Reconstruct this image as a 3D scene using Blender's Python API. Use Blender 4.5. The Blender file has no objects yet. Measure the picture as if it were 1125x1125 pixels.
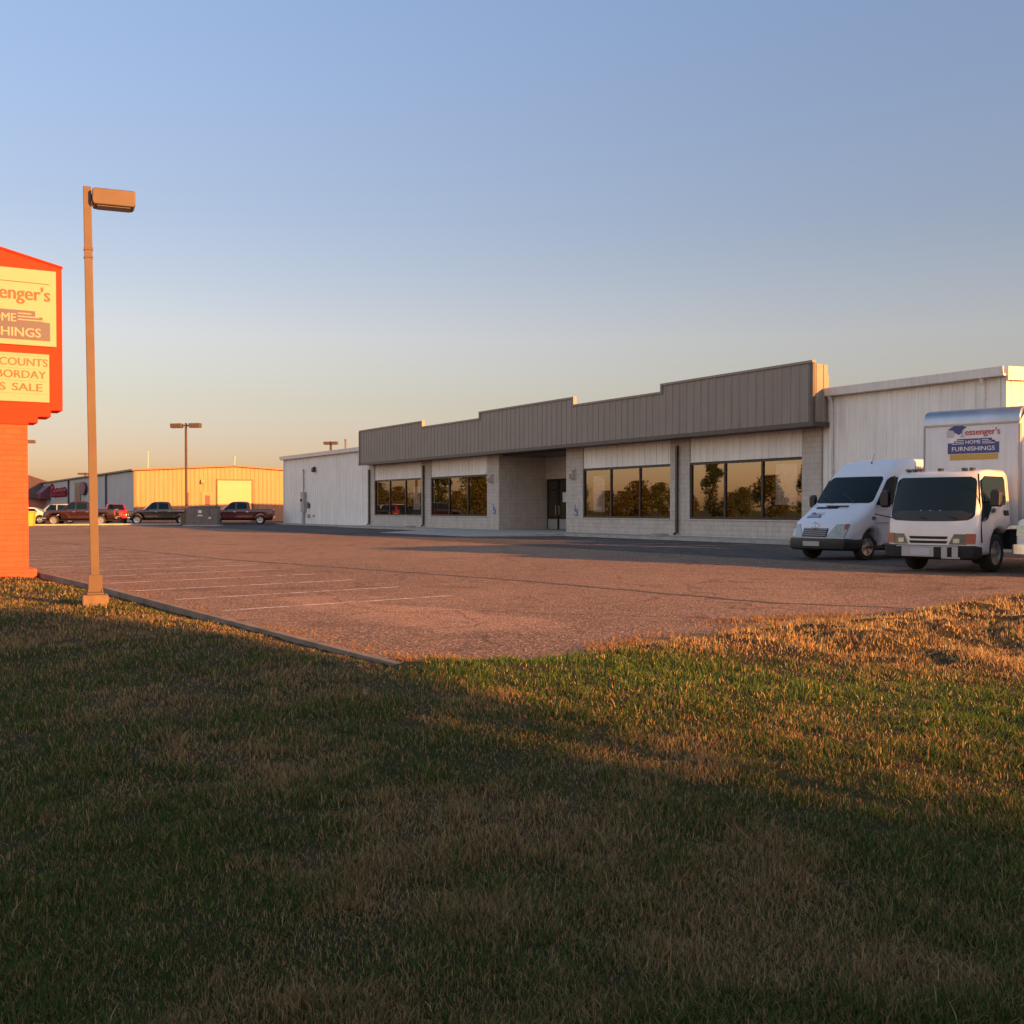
import bpy, bmesh, math, random
import numpy as np
from mathutils import Vector, Matrix
random.seed(7); rng = np.random.default_rng(11)
C = bpy.context.scene.collection
R = math.radians
sin, cos, pi = math.sin, math.cos, math.pi

# ------------------------------------------------------------------ site frame
TH = R(-59.7)                                    # direction of the store front
U = np.array([cos(TH), sin(TH)]); V = np.array([-sin(TH), cos(TH)])
O = np.array([11.0, 40.3])                       # foot of the right end of the store front
def site(u, v, o=O): return o + U*u + V*v

# ------------------------------------------------------------------ materials
def mat(name, col=(.5, .5, .5), rough=.6, metal=0., var=0., scale=4., bump=0., bscale=60., spec=.5, coat=0., rvar=0., col2=None, detail=6.):
    m = bpy.data.materials.new(name); m.use_nodes = True
    nt = m.node_tree; b = nt.nodes['Principled BSDF']
    b.inputs['Base Color'].default_value = (*col, 1); b.inputs['Roughness'].default_value = rough
    b.inputs['Metallic'].default_value = metal; b.inputs['Specular IOR Level'].default_value = spec
    b.inputs['Coat Weight'].default_value = coat; b.inputs['Coat Roughness'].default_value = .05
    tc = nt.nodes.new('ShaderNodeTexCoord')
    if var or col2:
        n = nt.nodes.new('ShaderNodeTexNoise'); n.inputs['Scale'].default_value = scale; n.inputs['Detail'].default_value = detail
        n.inputs['Roughness'].default_value = .62
        nt.links.new(tc.outputs['Object'], n.inputs['Vector'])
        r = nt.nodes.new('ShaderNodeValToRGB'); r.color_ramp.elements[0].position = .3; r.color_ramp.elements[1].position = .72
        c2 = col2 or tuple(min(1, c*(1+var)) for c in col); c1 = col if col2 else tuple(c*(1-var) for c in col)
        r.color_ramp.elements[0].color = (*c1, 1); r.color_ramp.elements[1].color = (*c2, 1)
        nt.links.new(n.outputs['Fac'], r.inputs['Fac']); nt.links.new(r.outputs['Color'], b.inputs['Base Color'])
        if rvar:
            mr = nt.nodes.new('ShaderNodeMapRange'); mr.inputs['To Min'].default_value = rough-rvar; mr.inputs['To Max'].default_value = rough+rvar
            nt.links.new(n.outputs['Fac'], mr.inputs['Value']); nt.links.new(mr.outputs['Result'], b.inputs['Roughness'])
    if bump:
        n2 = nt.nodes.new('ShaderNodeTexNoise'); n2.inputs['Scale'].default_value = bscale; n2.inputs['Detail'].default_value = 4
        nt.links.new(tc.outputs['Object'], n2.inputs['Vector'])
        bp = nt.nodes.new('ShaderNodeBump'); bp.inputs['Strength'].default_value = bump; bp.inputs['Distance'].default_value = .02
        nt.links.new(n2.outputs['Fac'], bp.inputs['Height']); nt.links.new(bp.outputs['Normal'], b.inputs['Normal'])
    return m

def block_mat(name, c1, c2, mortar, bw=.4, bh=.2, ms=.012, axis='u', rough=.85):
    """brick or block coursing, laid out in the object's own metres"""
    m = bpy.data.materials.new(name); m.use_nodes = True; nt = m.node_tree; b = nt.nodes['Principled BSDF']
    tc = nt.nodes.new('ShaderNodeTexCoord'); sp = nt.nodes.new('ShaderNodeSeparateXYZ'); cb = nt.nodes.new('ShaderNodeCombineXYZ')
    nt.links.new(tc.outputs['Object'], sp.inputs[0])
    ad = nt.nodes.new('ShaderNodeMath'); ad.operation = 'ADD'
    nt.links.new(sp.outputs['X'], ad.inputs[0]); nt.links.new(sp.outputs['Y'], ad.inputs[1])
    nt.links.new(ad.outputs[0], cb.inputs['X']); nt.links.new(sp.outputs['Z'], cb.inputs['Y'])
    br = nt.nodes.new('ShaderNodeTexBrick'); br.inputs['Scale'].default_value = 1
    br.inputs['Brick Width'].default_value = bw; br.inputs['Row Height'].default_value = bh; br.inputs['Mortar Size'].default_value = ms
    br.inputs['Color1'].default_value = (*c1, 1); br.inputs['Color2'].default_value = (*c2, 1); br.inputs['Mortar'].default_value = (*mortar, 1)
    nt.links.new(cb.outputs[0], br.inputs['Vector'])
    n = nt.nodes.new('ShaderNodeTexNoise'); n.inputs['Scale'].default_value = 3.; n.inputs['Detail'].default_value = 8
    nt.links.new(tc.outputs['Object'], n.inputs['Vector'])
    mr = nt.nodes.new('ShaderNodeMapRange'); mr.inputs['To Min'].default_value = .78; mr.inputs['To Max'].default_value = 1.22
    nt.links.new(n.outputs['Fac'], mr.inputs['Value'])
    mx = nt.nodes.new('ShaderNodeMix'); mx.data_type = 'RGBA'; mx.blend_type = 'MULTIPLY'; mx.inputs['Factor'].default_value = 1
    nt.links.new(br.outputs['Color'], mx.inputs['A']); nt.links.new(mr.outputs['Result'], mx.inputs['B'])
    nt.links.new(mx.outputs['Result'], b.inputs['Base Color']); b.inputs['Roughness'].default_value = rough
    bp = nt.nodes.new('ShaderNodeBump'); bp.inputs['Strength'].default_value = .5; bp.inputs['Distance'].default_value = .01; bp.invert = True
    nt.links.new(br.outputs['Fac'], bp.inputs['Height']); nt.links.new(bp.outputs['Normal'], b.inputs['Normal'])
    return m

def pane_mat(name, refl=.20, tint=(.62, .61, .57), gl=(.95, .93, .88)):
    m = bpy.data.materials.new(name); m.use_nodes = True; nt = m.node_tree
    for n in list(nt.nodes): nt.nodes.remove(n)
    o = nt.nodes.new('ShaderNodeOutputMaterial'); mx = nt.nodes.new('ShaderNodeMixShader'); g = nt.nodes.new('ShaderNodeBsdfGlossy'); t = nt.nodes.new('ShaderNodeBsdfTransparent')
    g.inputs['Roughness'].default_value = .012; g.inputs['Color'].default_value = (*gl, 1); t.inputs['Color'].default_value = (*tint, 1)
    mx.inputs[0].default_value = refl
    tc = nt.nodes.new('ShaderNodeTexCoord'); n = nt.nodes.new('ShaderNodeTexNoise'); n.inputs['Scale'].default_value = .55; n.inputs['Detail'].default_value = 1
    bp = nt.nodes.new('ShaderNodeBump'); bp.inputs['Strength'].default_value = .08; bp.inputs['Distance'].default_value = .02
    nt.links.new(tc.outputs['Object'], n.inputs['Vector']); nt.links.new(n.outputs['Fac'], bp.inputs['Height']); nt.links.new(bp.outputs['Normal'], g.inputs['Normal'])
    nt.links.new(t.outputs[0], mx.inputs[1]); nt.links.new(g.outputs[0], mx.inputs[2]); nt.links.new(mx.outputs[0], o.inputs['Surface'])
    return m

M = {}
def streak(m, lo=.84, hi=1.06, sc=(5., 5., .30)):                  # rain streaks and grime that run down a wall
    nt = m.node_tree; b = nt.nodes['Principled BSDF']; src = b.inputs['Base Color'].links[0].from_socket
    tc = nt.nodes.new('ShaderNodeTexCoord'); mp = nt.nodes.new('ShaderNodeMapping'); mp.inputs['Scale'].default_value = sc
    n = nt.nodes.new('ShaderNodeTexNoise'); n.inputs['Scale'].default_value = 1.; n.inputs['Detail'].default_value = 7; n.inputs['Roughness'].default_value = .7
    mr = nt.nodes.new('ShaderNodeMapRange'); mr.inputs['From Min'].default_value = .3; mr.inputs['From Max'].default_value = .7; mr.inputs['To Min'].default_value = lo; mr.inputs['To Max'].default_value = hi
    mx = nt.nodes.new('ShaderNodeMix'); mx.data_type = 'RGBA'; mx.blend_type = 'MULTIPLY'; mx.inputs['Factor'].default_value = 1
    nt.links.new(tc.outputs['Object'], mp.inputs['Vector']); nt.links.new(mp.outputs[0], n.inputs['Vector']); nt.links.new(n.outputs['Fac'], mr.inputs['Value'])
    nt.links.new(src, mx.inputs['A']); nt.links.new(mr.outputs['Result'], mx.inputs['B']); nt.links.new(mx.outputs['Result'], b.inputs['Base Color'])
M['white_metal'] = mat('white_ribbed_metal', (.80, .77, .72), .45, var=.06, scale=.8, spec=.3)
M['white_trim'] = mat('white_trim_metal', (.72, .71, .67), .4, var=.05, scale=2)
M['fascia'] = mat('taupe_ribbed_metal', (.255, .22, .185), .5, var=.07, scale=.9, spec=.3)
M['brown_trim'] = mat('dark_brown_trim', (.055, .043, .036), .45, var=.15, scale=3)
M['bronze'] = mat('bronze_aluminium', (.030, .022, .018), .4, metal=.3)
M['block'] = block_mat('taupe_concrete_block', (.50, .445, .39), (.47, .42, .365), (.40, .355, .31))
M['pane'] = pane_mat('store_window_glass')
M['roof'] = mat('galvanised_roof', (.55, .55, .53), .4, metal=.4, var=.08, scale=.6)
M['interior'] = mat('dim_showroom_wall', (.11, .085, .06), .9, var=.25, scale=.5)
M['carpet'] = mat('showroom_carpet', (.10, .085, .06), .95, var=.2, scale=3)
M['concrete'] = mat('pale_concrete', (.36, .33, .29), .85, var=.22, scale=1.6, bump=.25, bscale=40)
M['kerb'] = mat('weathered_kerb_concrete', (.20, .15, .105), .9, var=.35, scale=2.2, bump=.4, bscale=30)
M['footing'] = mat('stained_footing_concrete', (.17, .115, .07), .9, var=.3, scale=5, bump=.3, bscale=40)
M['grey_box'] = mat('grey_painted_steel', (.33, .33, .33), .45, var=.08, scale=3)
M['black'] = mat('black_plastic', (.012, .012, .013), .5)
M['rubber'] = mat('tyre_rubber', (.018, .017, .016), .85, bump=.3, bscale=50)
M['under'] = mat('black_chassis_steel', (.012, .011, .010), .8)
M['alloy'] = mat('dull_wheel_steel', (.42, .41, .40), .35, metal=.7, var=.15, scale=8)
M['chrome'] = mat('chrome', (.62, .62, .63), .16, metal=1., var=.15, scale=5)
M['dkglass'] = mat('dark_vehicle_glass', (.005, .013, .015), .05, spec=.22)
M['lens'] = mat('clear_lamp_lens', (.25, .25, .21), .12, metal=.45, var=.35, scale=16, coat=1.)
M['lens_dark'] = mat('smoked_lamp_lens', (.045, .045, .045), .12, metal=.3, var=.6, scale=14, coat=.3)
M['amber'] = mat('amber_lens', (.26, .030, .014), .25, coat=.2)
M['van_paint'] = mat('white_van_paint', (.60, .62, .67), .32, var=.03, scale=1.5, coat=.6)
M['truck_paint'] = mat('white_truck_paint', (.62, .61, .59), .32, var=.04, scale=1.5, coat=.6)
M['box_skin'] = mat('white_box_skin', (.62, .60, .585), .38, var=.05, scale=1.2, coat=.2)
M['cap'] = mat('polished_aluminium_cap', (.36, .38, .43), .3, metal=.75, var=.15, scale=2)
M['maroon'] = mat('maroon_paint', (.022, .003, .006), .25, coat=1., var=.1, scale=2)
M['maroon_shaded'] = mat('maroon_paint_for_shade', (.075, .010, .018), .25, coat=.8, var=.1, scale=2)  # maroon lightened in its colour for the pickup standing in shade
M['red_paint'] = mat('red_paint', (.22, .008, .014), .25, coat=1.)
M['charcoal'] = mat('charcoal_paint', (.022, .021, .022), .25, coat=1., var=.1, scale=2)
M['pale_paint'] = mat('silver_paint', (.45, .45, .44), .3, metal=.3, coat=.8)
M['cream_paint'] = mat('cream_paint', (.65, .62, .52), .3, coat=.8)
M['lamp_bronze'] = mat('bronze_lamp_paint', (.10, .063, .042), .5, var=.16, scale=3)
M['lens_lamp'] = mat('lamp_lens', (.16, .15, .14), .25)
M['sign_red'] = mat('red_sign_cabinet', (.60, .030, .010), .6, var=.04, scale=2, spec=.15)
M['sign_brick'] = block_mat('red_painted_brick', (.60, .085, .035), (.57, .075, .032), (.52, .066, .03), .30, .10, .009)
M['sign_face'] = mat('cream_sign_face', (.60, .25, .18), .5, var=.02, scale=3)
M['sign_text_red'] = mat('sign_red_lettering', (.20, .02, .012), .5)
M['sign_mauve'] = mat('faded_mauve_plaque', (.030, .028, .085), .5)
M['letter_brown'] = mat('brown_changeable_letters', (.08, .045, .018), .5, var=.5, scale=9)
M['logo_blue'] = mat('navy_vinyl', (.035, .05, .17), .4)
M['logo_red'] = mat('red_vinyl', (.36, .03, .035), .4)
M['logo_gold'] = mat('gold_vinyl', (.42, .27, .06), .4)
M['logo_silver'] = mat('silver_vinyl', (.40, .40, .43), .4)
M['logo_white'] = mat('white_vinyl', (.70, .70, .72), .4)
M['blue_sign'] = mat('blue_sign_paint', (.06, .13, .36), .5)
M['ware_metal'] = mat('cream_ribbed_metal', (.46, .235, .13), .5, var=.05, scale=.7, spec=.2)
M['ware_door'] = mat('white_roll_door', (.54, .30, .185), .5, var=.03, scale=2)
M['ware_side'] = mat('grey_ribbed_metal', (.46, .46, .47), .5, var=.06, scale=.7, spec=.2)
M['brown_roof'] = mat('brown_shingles', (.10, .055, .04), .9, var=.25, scale=4)
M['maroon_sign'] = mat('maroon_sign_paint', (.13, .03, .055), .6)
M['red_letters'] = mat('red_channel_letters', (.28, .02, .035), .5)
M['yellow_paint'] = mat('yellow_paint', (.70, .40, .05), .5)
M['stripe'] = mat('worn_white_stripe', (.74, .62, .54), .8)
M['bark'] = mat('bark', (.07, .05, .035), .95, var=.3, scale=6)
M['paper'] = mat('poster_paper', (.62, .62, .62), .7, col2=(.16, .18, .26), scale=3.3, detail=3)
M['notice'] = mat('white_notice_paper', (.70, .69, .66), .8)

for k_ in ('white_metal', 'fascia', 'ware_metal', 'ware_side', 'white_trim', 'block', 'box_skin'): streak(M[k_])
def set_worn(m):                                  # paint worn through in patches
    nt = m.node_tree; b = nt.nodes['Principled BSDF']; tc = nt.nodes['Texture Coordinate'] if 'Texture Coordinate' in nt.nodes else nt.nodes.new('ShaderNodeTexCoord')
    n = nt.nodes.new('ShaderNodeTexNoise'); n.inputs['Scale'].default_value = 3.5; n.inputs['Detail'].default_value = 8; n.inputs['Roughness'].default_value = .75
    r = nt.nodes.new('ShaderNodeValToRGB'); r.color_ramp.elements[0].position = .36; r.color_ramp.elements[1].position = .56
    r.color_ramp.elements[0].color = (.05, .05, .05, 1); r.color_ramp.elements[1].color = (.85, .85, .85, 1)
    nt.links.new(tc.outputs['Object'], n.inputs['Vector']); nt.links.new(n.outputs['Fac'], r.inputs['Fac']); nt.links.new(r.outputs['Color'], b.inputs['Alpha'])
set_worn(M['stripe'])

def asphalt_mat(name, base, dark, light, spec=.25, worn=None):
    m = bpy.data.materials.new(name); m.use_nodes = True; nt = m.node_tree; b = nt.nodes['Principled BSDF']
    tc = nt.nodes.new('ShaderNodeTexCoord')
    def noise(scale, det=6, rough=.6, sx=1, sy=1, rot=0):
        mp = nt.nodes.new('ShaderNodeMapping'); mp.inputs['Scale'].default_value = (sx, sy, 1); mp.inputs['Rotation'].default_value = (0, 0, rot)
        n = nt.nodes.new('ShaderNodeTexNoise'); n.inputs['Scale'].default_value = scale; n.inputs['Detail'].default_value = det; n.inputs['Roughness'].default_value = rough
        nt.links.new(tc.outputs['Object'], mp.inputs['Vector']); nt.links.new(mp.outputs[0], n.inputs['Vector']); return n.outputs['Fac']
    def ramp(f, p0, p1, c0, c1):
        r = nt.nodes.new('ShaderNodeValToRGB'); r.color_ramp.elements[0].position = p0; r.color_ramp.elements[1].position = p1
        r.color_ramp.elements[0].color = (*c0, 1); r.color_ramp.elements[1].color = (*c1, 1); nt.links.new(f, r.inputs['Fac']); return r.outputs['Color']
    def mixc(f, a, c, mode='MIX'):
        x = nt.nodes.new('ShaderNodeMix'); x.data_type = 'RGBA'; x.blend_type = mode
        if isinstance(f, float): x.inputs['Factor'].default_value = f
        else: nt.links.new(f, x.inputs['Factor'])
        nt.links.new(a, x.inputs['A']); nt.links.new(c, x.inputs['B']); return x.outputs['Result']
    big = ramp(noise(.22, 8, .65, 1, .35, TH), .33, .70, dark, base)          # wear that runs along the lot
    med = ramp(noise(1.7, 8, .7), .3, .75, (.75, .75, .75), (1.2, 1.17, 1.12))
    c = mixc(1., big, med, 'MULTIPLY')
    if worn:                                                         # paler, polished area with a ragged outline
        mp = nt.nodes.new('ShaderNodeMapping'); mp.vector_type = 'TEXTURE'; mp.inputs['Location'].default_value = (*worn[:2], 0); mp.inputs['Rotation'].default_value = (0, 0, TH); mp.inputs['Scale'].default_value = (worn[2], worn[3], 1)
        wn = nt.nodes.new('ShaderNodeTexNoise'); wn.inputs['Scale'].default_value = .45; wn.inputs['Detail'].default_value = 6; nt.links.new(tc.outputs['Object'], wn.inputs['Vector'])
        wl = nt.nodes.new('ShaderNodeVectorMath'); wl.operation = 'LENGTH'; nt.links.new(tc.outputs['Object'], mp.inputs['Vector']); nt.links.new(mp.outputs[0], wl.inputs[0])
        wa = nt.nodes.new('ShaderNodeMath'); wa.operation = 'MULTIPLY_ADD'; wa.inputs[1].default_value = 1.3; nt.links.new(wn.outputs['Fac'], wa.inputs[0]); nt.links.new(wl.outputs['Value'], wa.inputs[2])
        wc = ramp(wa.outputs[0], .9, 1.9, (1.42, 1.38, 1.30), (.92, .92, .90)); c = mixc(1., c, wc, 'MULTIPLY')
    vo = nt.nodes.new('ShaderNodeTexVoronoi'); vo.inputs['Scale'].default_value = 44.; nt.links.new(tc.outputs['Object'], vo.inputs['Vector'])
    sep = nt.nodes.new('ShaderNodeSeparateColor'); nt.links.new(vo.outputs['Color'], sep.inputs[0])
    peb = ramp(sep.outputs[0], .70, .93, (0, 0, 0), (1, 1, 1))                # lighter stones in the mix
    lt = nt.nodes.new('ShaderNodeRGB'); lt.outputs[0].default_value = (*light, 1)
    c = mixc(peb, c, lt.outputs[0])
    peb2 = ramp(sep.outputs[1], .72, .9, (1, 1, 1), (.45, .42, .40))
    c = mixc(1., c, peb2, 'MULTIPLY')
    # wandering cracks and oil spots
    dn = nt.nodes.new('ShaderNodeTexNoise'); dn.inputs['Scale'].default_value = .8; dn.inputs['Detail'].default_value = 5; nt.links.new(tc.outputs['Object'], dn.inputs['Vector'])
    dv = nt.nodes.new('ShaderNodeVectorMath'); dv.operation = 'SCALE'; dv.inputs['Scale'].default_value = 2.2; nt.links.new(dn.outputs['Color'], dv.inputs[0])
    da = nt.nodes.new('ShaderNodeVectorMath'); nt.links.new(tc.outputs['Object'], da.inputs[0]); nt.links.new(dv.outputs['Vector'], da.inputs[1])
    cv = nt.nodes.new('ShaderNodeTexVoronoi'); cv.feature = 'DISTANCE_TO_EDGE'; cv.inputs['Scale'].default_value = .20; nt.links.new(da.outputs['Vector'], cv.inputs['Vector'])
    crack = ramp(cv.outputs['Distance'], .002, .009, (.58, .54, .51), (1, 1, 1)); c = mixc(1., c, crack, 'MULTIPLY')
    ov = nt.nodes.new('ShaderNodeTexVoronoi'); ov.inputs['Scale'].default_value = .42; nt.links.new(da.outputs['Vector'], ov.inputs['Vector'])
    oil = ramp(ov.outputs['Distance'], .04, .30, (.62, .60, .60), (1, 1, 1)); c = mixc(.8, c, oil, 'MULTIPLY')
    nt.links.new(c, b.inputs['Base Color']); b.inputs['Roughness'].default_value = .92; b.inputs['Specular IOR Level'].default_value = spec
    bp = nt.nodes.new('ShaderNodeBump'); bp.inputs['Strength'].default_value = 1.; bp.inputs['Distance'].default_value = .02
    nt.links.new(vo.outputs['Distance'], bp.inputs['Height'])
    n3 = noise(9, 6, .7); bp2 = nt.nodes.new('ShaderNodeBump'); bp2.inputs['Strength'].default_value = .6; bp2.inputs['Distance'].default_value = .03
    nt.links.new(n3, bp2.inputs['Height']); nt.links.new(bp.outputs['Normal'], bp2.inputs['Normal']); nt.links.new(bp2.outputs['Normal'], b.inputs['Normal'])
    return m
M['asphalt'] = asphalt_mat('gravelly_asphalt', (.32, .205, .142), (.19, .122, .09), (.44, .32, .23), worn=(-1.2, 14.0, 6.5, 3.2))
M['asphalt_far'] = asphalt_mat('grey_asphalt', (.12, .115, .11), (.075, .07, .07), (.22, .20, .18))
M['asphalt_shade'] = asphalt_mat('shade_darkened_asphalt', (.105, .092, .088), (.06, .055, .056), (.20, .175, .16))  # lane asphalt, its dark colour deepens the store's shadow
M['seam'] = mat('tar_seam', (.05, .04, .03), .95, var=.4, scale=6)

def soil_mat(name, a, b_, c_):
    m = bpy.data.materials.new(name); m.use_nodes = True; nt = m.node_tree; b = nt.nodes['Principled BSDF']
    tc = nt.nodes.new('ShaderNodeTexCoord')
    n = nt.nodes.new('ShaderNodeTexNoise'); n.inputs['Scale'].default_value = .9; n.inputs['Detail'].default_value = 10; n.inputs['Roughness'].default_value = .72
    n2 = nt.nodes.new('ShaderNodeTexNoise'); n2.inputs['Scale'].default_value = 30; n2.inputs['Detail'].default_value = 6
    for x in (n, n2): nt.links.new(tc.outputs['Object'], x.inputs['Vector'])
    r = nt.nodes.new('ShaderNodeValToRGB'); e = r.color_ramp.elements; e[0].position = .3; e[0].color = (*a, 1); e[1].position = .7; e[1].color = (*c_, 1)
    k = e.new(.5); k.color = (*b_, 1)
    nt.links.new(n.outputs['Fac'], r.inputs['Fac'])
    mr = nt.nodes.new('ShaderNodeMapRange'); mr.inputs['To Min'].default_value = .45; mr.inputs['To Max'].default_value = 1.5; nt.links.new(n2.outputs['Fac'], mr.inputs['Value'])
    mx = nt.nodes.new('ShaderNodeMix'); mx.data_type = 'RGBA'; mx.blend_type = 'MULTIPLY'; mx.inputs['Factor'].default_value = 1
    nt.links.new(r.outputs['Color'], mx.inputs['A']); nt.links.new(mr.outputs['Result'], mx.inputs['B']); nt.links.new(mx.outputs['Result'], b.inputs['Base Color'])
    b.inputs['Roughness'].default_value = 1; b.inputs['Specular IOR Level'].default_value = .1
    bp = nt.nodes.new('ShaderNodeBump'); bp.inputs['Strength'].default_value = .8; bp.inputs['Distance'].default_value = .05
    nt.links.new(n2.outputs['Fac'], bp.inputs['Height']); nt.links.new(bp.outputs['Normal'], b.inputs['Normal'])
    return m
M['soil'] = soil_mat('thatch_and_soil', (.032, .030, .014), (.055, .043, .022), (.085, .060, .034))
M['field'] = soil_mat('field_grass', (.07, .085, .025), (.10, .10, .035), (.15, .125, .05))

def tint_mat(name, attr='tint', rough=.8, trans=.35, spec=.2):
    """leaf or blade whose own colour is stored per blade"""
    m = bpy.data.materials.new(name); m.use_nodes = True; nt = m.node_tree; b = nt.nodes['Principled BSDF']
    a = nt.nodes.new('ShaderNodeAttribute'); a.attribute_name = attr
    nt.links.new(a.outputs['Color'], b.inputs['Base Color']); b.inputs['Roughness'].default_value = rough; b.inputs['Specular IOR Level'].default_value = spec
    t = nt.nodes.new('ShaderNodeBsdfTranslucent'); nt.links.new(a.outputs['Color'], t.inputs['Color'])
    mx = nt.nodes.new('ShaderNodeMixShader'); mx.inputs[0].default_value = trans
    o = nt.nodes['Material Output']; nt.links.new(b.outputs[0], mx.inputs[1]); nt.links.new(t.outputs[0], mx.inputs[2]); nt.links.new(mx.outputs[0], o.inputs['Surface'])
    return m
M['blade'] = tint_mat('grass_blade', trans=.25)
M['leaf'] = tint_mat('leaf', trans=.2)

# ------------------------------------------------------------------ mesh builder
class MB:
    def __init__(s): s.v = []; s.f = []; s.mi = []; s.k = 0
    def add(s, vs, fs):
        o = len(s.v); s.v += [tuple(map(float, p)) for p in vs]; s.f += [tuple(i+o for i in f) for f in fs]; s.mi += [s.k]*len(fs); return s
    def box(s, a, b):
        x0, y0, z0 = (min(a[i], b[i]) for i in range(3)); x1, y1, z1 = (max(a[i], b[i]) for i in range(3))
        return s.add([(x0, y0, z0), (x1, y0, z0), (x1, y1, z0), (x0, y1, z0), (x0, y0, z1), (x1, y0, z1), (x1, y1, z1), (x0, y1, z1)],
                     [(0, 3, 2, 1), (4, 5, 6, 7), (0, 1, 5, 4), (1, 2, 6, 5), (2, 3, 7, 6), (3, 0, 4, 7)])
    def prism(s, poly, f0, f1):
        """poly: 2-D points; f0/f1 map a 2-D point to the near and the far face"""
        n = len(poly); vs = [f0(*p) for p in poly]+[f1(*p) for p in poly]
        return s.add(vs, [tuple(range(n)), tuple(range(2*n-1, n-1, -1))]+[(i, (i+1) % n+0, (i+1) % n+n, i+n)[::-1] for i in range(n)])
    def tube(s, p, q, r0, r1=None, n=12, cap=True):
        r1 = r0 if r1 is None else r1; p = Vector(p); q = Vector(q); d = (q-p).normalized()
        a = d.orthogonal().normalized(); b = d.cross(a)
        vs = [p+a*(r0*cos(2*pi*i/n))+b*(r0*sin(2*pi*i/n)) for i in range(n)]+[q+a*(r1*cos(2*pi*i/n))+b*(r1*sin(2*pi*i/n)) for i in range(n)]
        fs = [(i, (i+1) % n, (i+1) % n+n, i+n) for i in range(n)]
        if cap: fs += [tuple(range(n-1, -1, -1)), tuple(range(n, 2*n))]
        return s.add(vs, fs)
    def lathe(s, prof, f, n=24):
        """prof: (radius, along) pairs; f(along, r*cos, r*sin) -> point"""
        k = len(prof); vs = [f(a, r*cos(2*pi*i/n), r*sin(2*pi*i/n)) for i in range(n) for r, a in prof]
        return s.add(vs, [(i*k+j, i*k+j+1, ((i+1) % n)*k+j+1, ((i+1) % n)*k+j) for i in range(n) for j in range(k-1)])
    def build(s, name, m, parent=None, smooth=None, bevel=0):
        me = bpy.data.meshes.new(name); me.from_pydata(s.v, [], s.f)
        for x in (m if isinstance(m, (list, tuple)) else [m]): me.materials.append(x)
        if any(s.mi): me.polygons.foreach_set('material_index', s.mi)
        bm = bmesh.new(); bm.from_mesh(me); bmesh.ops.recalc_face_normals(bm, faces=bm.faces)
        if bevel:
            bmesh.ops.bevel(bm, geom=[e for e in bm.edges if len(e.link_faces) == 2 and e.calc_face_angle(0) > .5], offset=bevel, segments=2, affect='EDGES', profile=.5)
        bm.to_mesh(me); bm.free()
        if smooth is not None:
            me.polygons.foreach_set('use_smooth', [True]*len(me.polygons)); me.set_sharp_from_angle(angle=R(smooth))
        me.update()
        o = bpy.data.objects.new(name, me); C.objects.link(o)
        if parent: o.parent = parent
        return o

def tag(o, label, cat, group=None, kind=None):
    o['label'] = label; o['category'] = cat
    if group: o['group'] = group
    if kind: o['kind'] = kind
    return o
def thing(name, label, cat, loc=(0, 0, 0), rz=0., group=None, rx=0., ry=0.):
    o = bpy.data.objects.new(name, None); C.objects.link(o); o.empty_display_size = .2
    o.location = loc; o.rotation_euler = (rx, ry, rz); return tag(o, label, cat, group)
def struct(o, kind='structure'): o['kind'] = kind; return o
def copy_tree(o, parent=None):
    c = o.copy(); C.objects.link(c)
    if parent: c.parent = parent
    for ch in list(o.children): copy_tree(ch, c)
    return c

def text_polys(body, size, align='CENTER', ext=.004, xs=1.):
    cu = bpy.data.curves.new('lettering', 'FONT'); cu.body = body; cu.size = size; cu.align_x = align; cu.extrude = ext; cu.resolution_u = 3
    ob = bpy.data.objects.new('lettering', cu); C.objects.link(ob); bpy.context.view_layer.update()
    me = bpy.data.meshes.new_from_object(ob.evaluated_get(bpy.context.evaluated_depsgraph_get()))
    vs = [(v.co.x*xs, v.co.y, v.co.z) for v in me.vertices]; fs = [tuple(p.vertices) for p in me.polygons]
    bpy.data.objects.remove(ob); bpy.data.curves.remove(cu); bpy.data.meshes.remove(me)
    return vs, fs
def add_text(mb, f, body, x, y, size, align='CENTER', ext=.004, width=None, bold=0.):
    vs, fs = text_polys(body, size, align, ext)
    if width:
        w = max(v[0] for v in vs)-min(v[0] for v in vs); k = width/w; vs = [(v[0]*k, v[1], v[2]) for v in vs]
    mb.add([f(x+v[0], y+v[1], v[2]) for v in vs], fs)
    if bold:
        for dx in (-bold, bold): mb.add([f(x+v[0]+dx, y+v[1], v[2]*.9) for v in vs], fs)

# ------------------------------------------------------------------ camera, sky, sun
cam = bpy.data.cameras.new('camera'); cam_o = bpy.data.objects.new('camera', cam); C.objects.link(cam_o)
cam.sensor_width = 36; cam.lens = 1214/1125*36; cam.shift_y = .0157; cam.clip_start = .05; cam.clip_end = 3000
cam_o.location = (0, 0, 1.3); cam_o.rotation_euler = (R(89), 0, 0)
bpy.context.scene.camera = cam_o

SUN_EL, SUN_AZ = R(10.7), R(-59.7+20.)
sd = Vector((cos(SUN_AZ)*cos(SUN_EL), sin(SUN_AZ)*cos(SUN_EL), sin(SUN_EL)))
su = bpy.data.lights.new('sun', 'SUN'); su.energy = 5.; su.angle = R(.55); su.color = (1, .39, .075)
so = bpy.data.objects.new('sun', su); C.objects.link(so); so.rotation_euler = sd.to_track_quat('Z', 'Y').to_euler(); so.location = (40, -40, 30)

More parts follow.
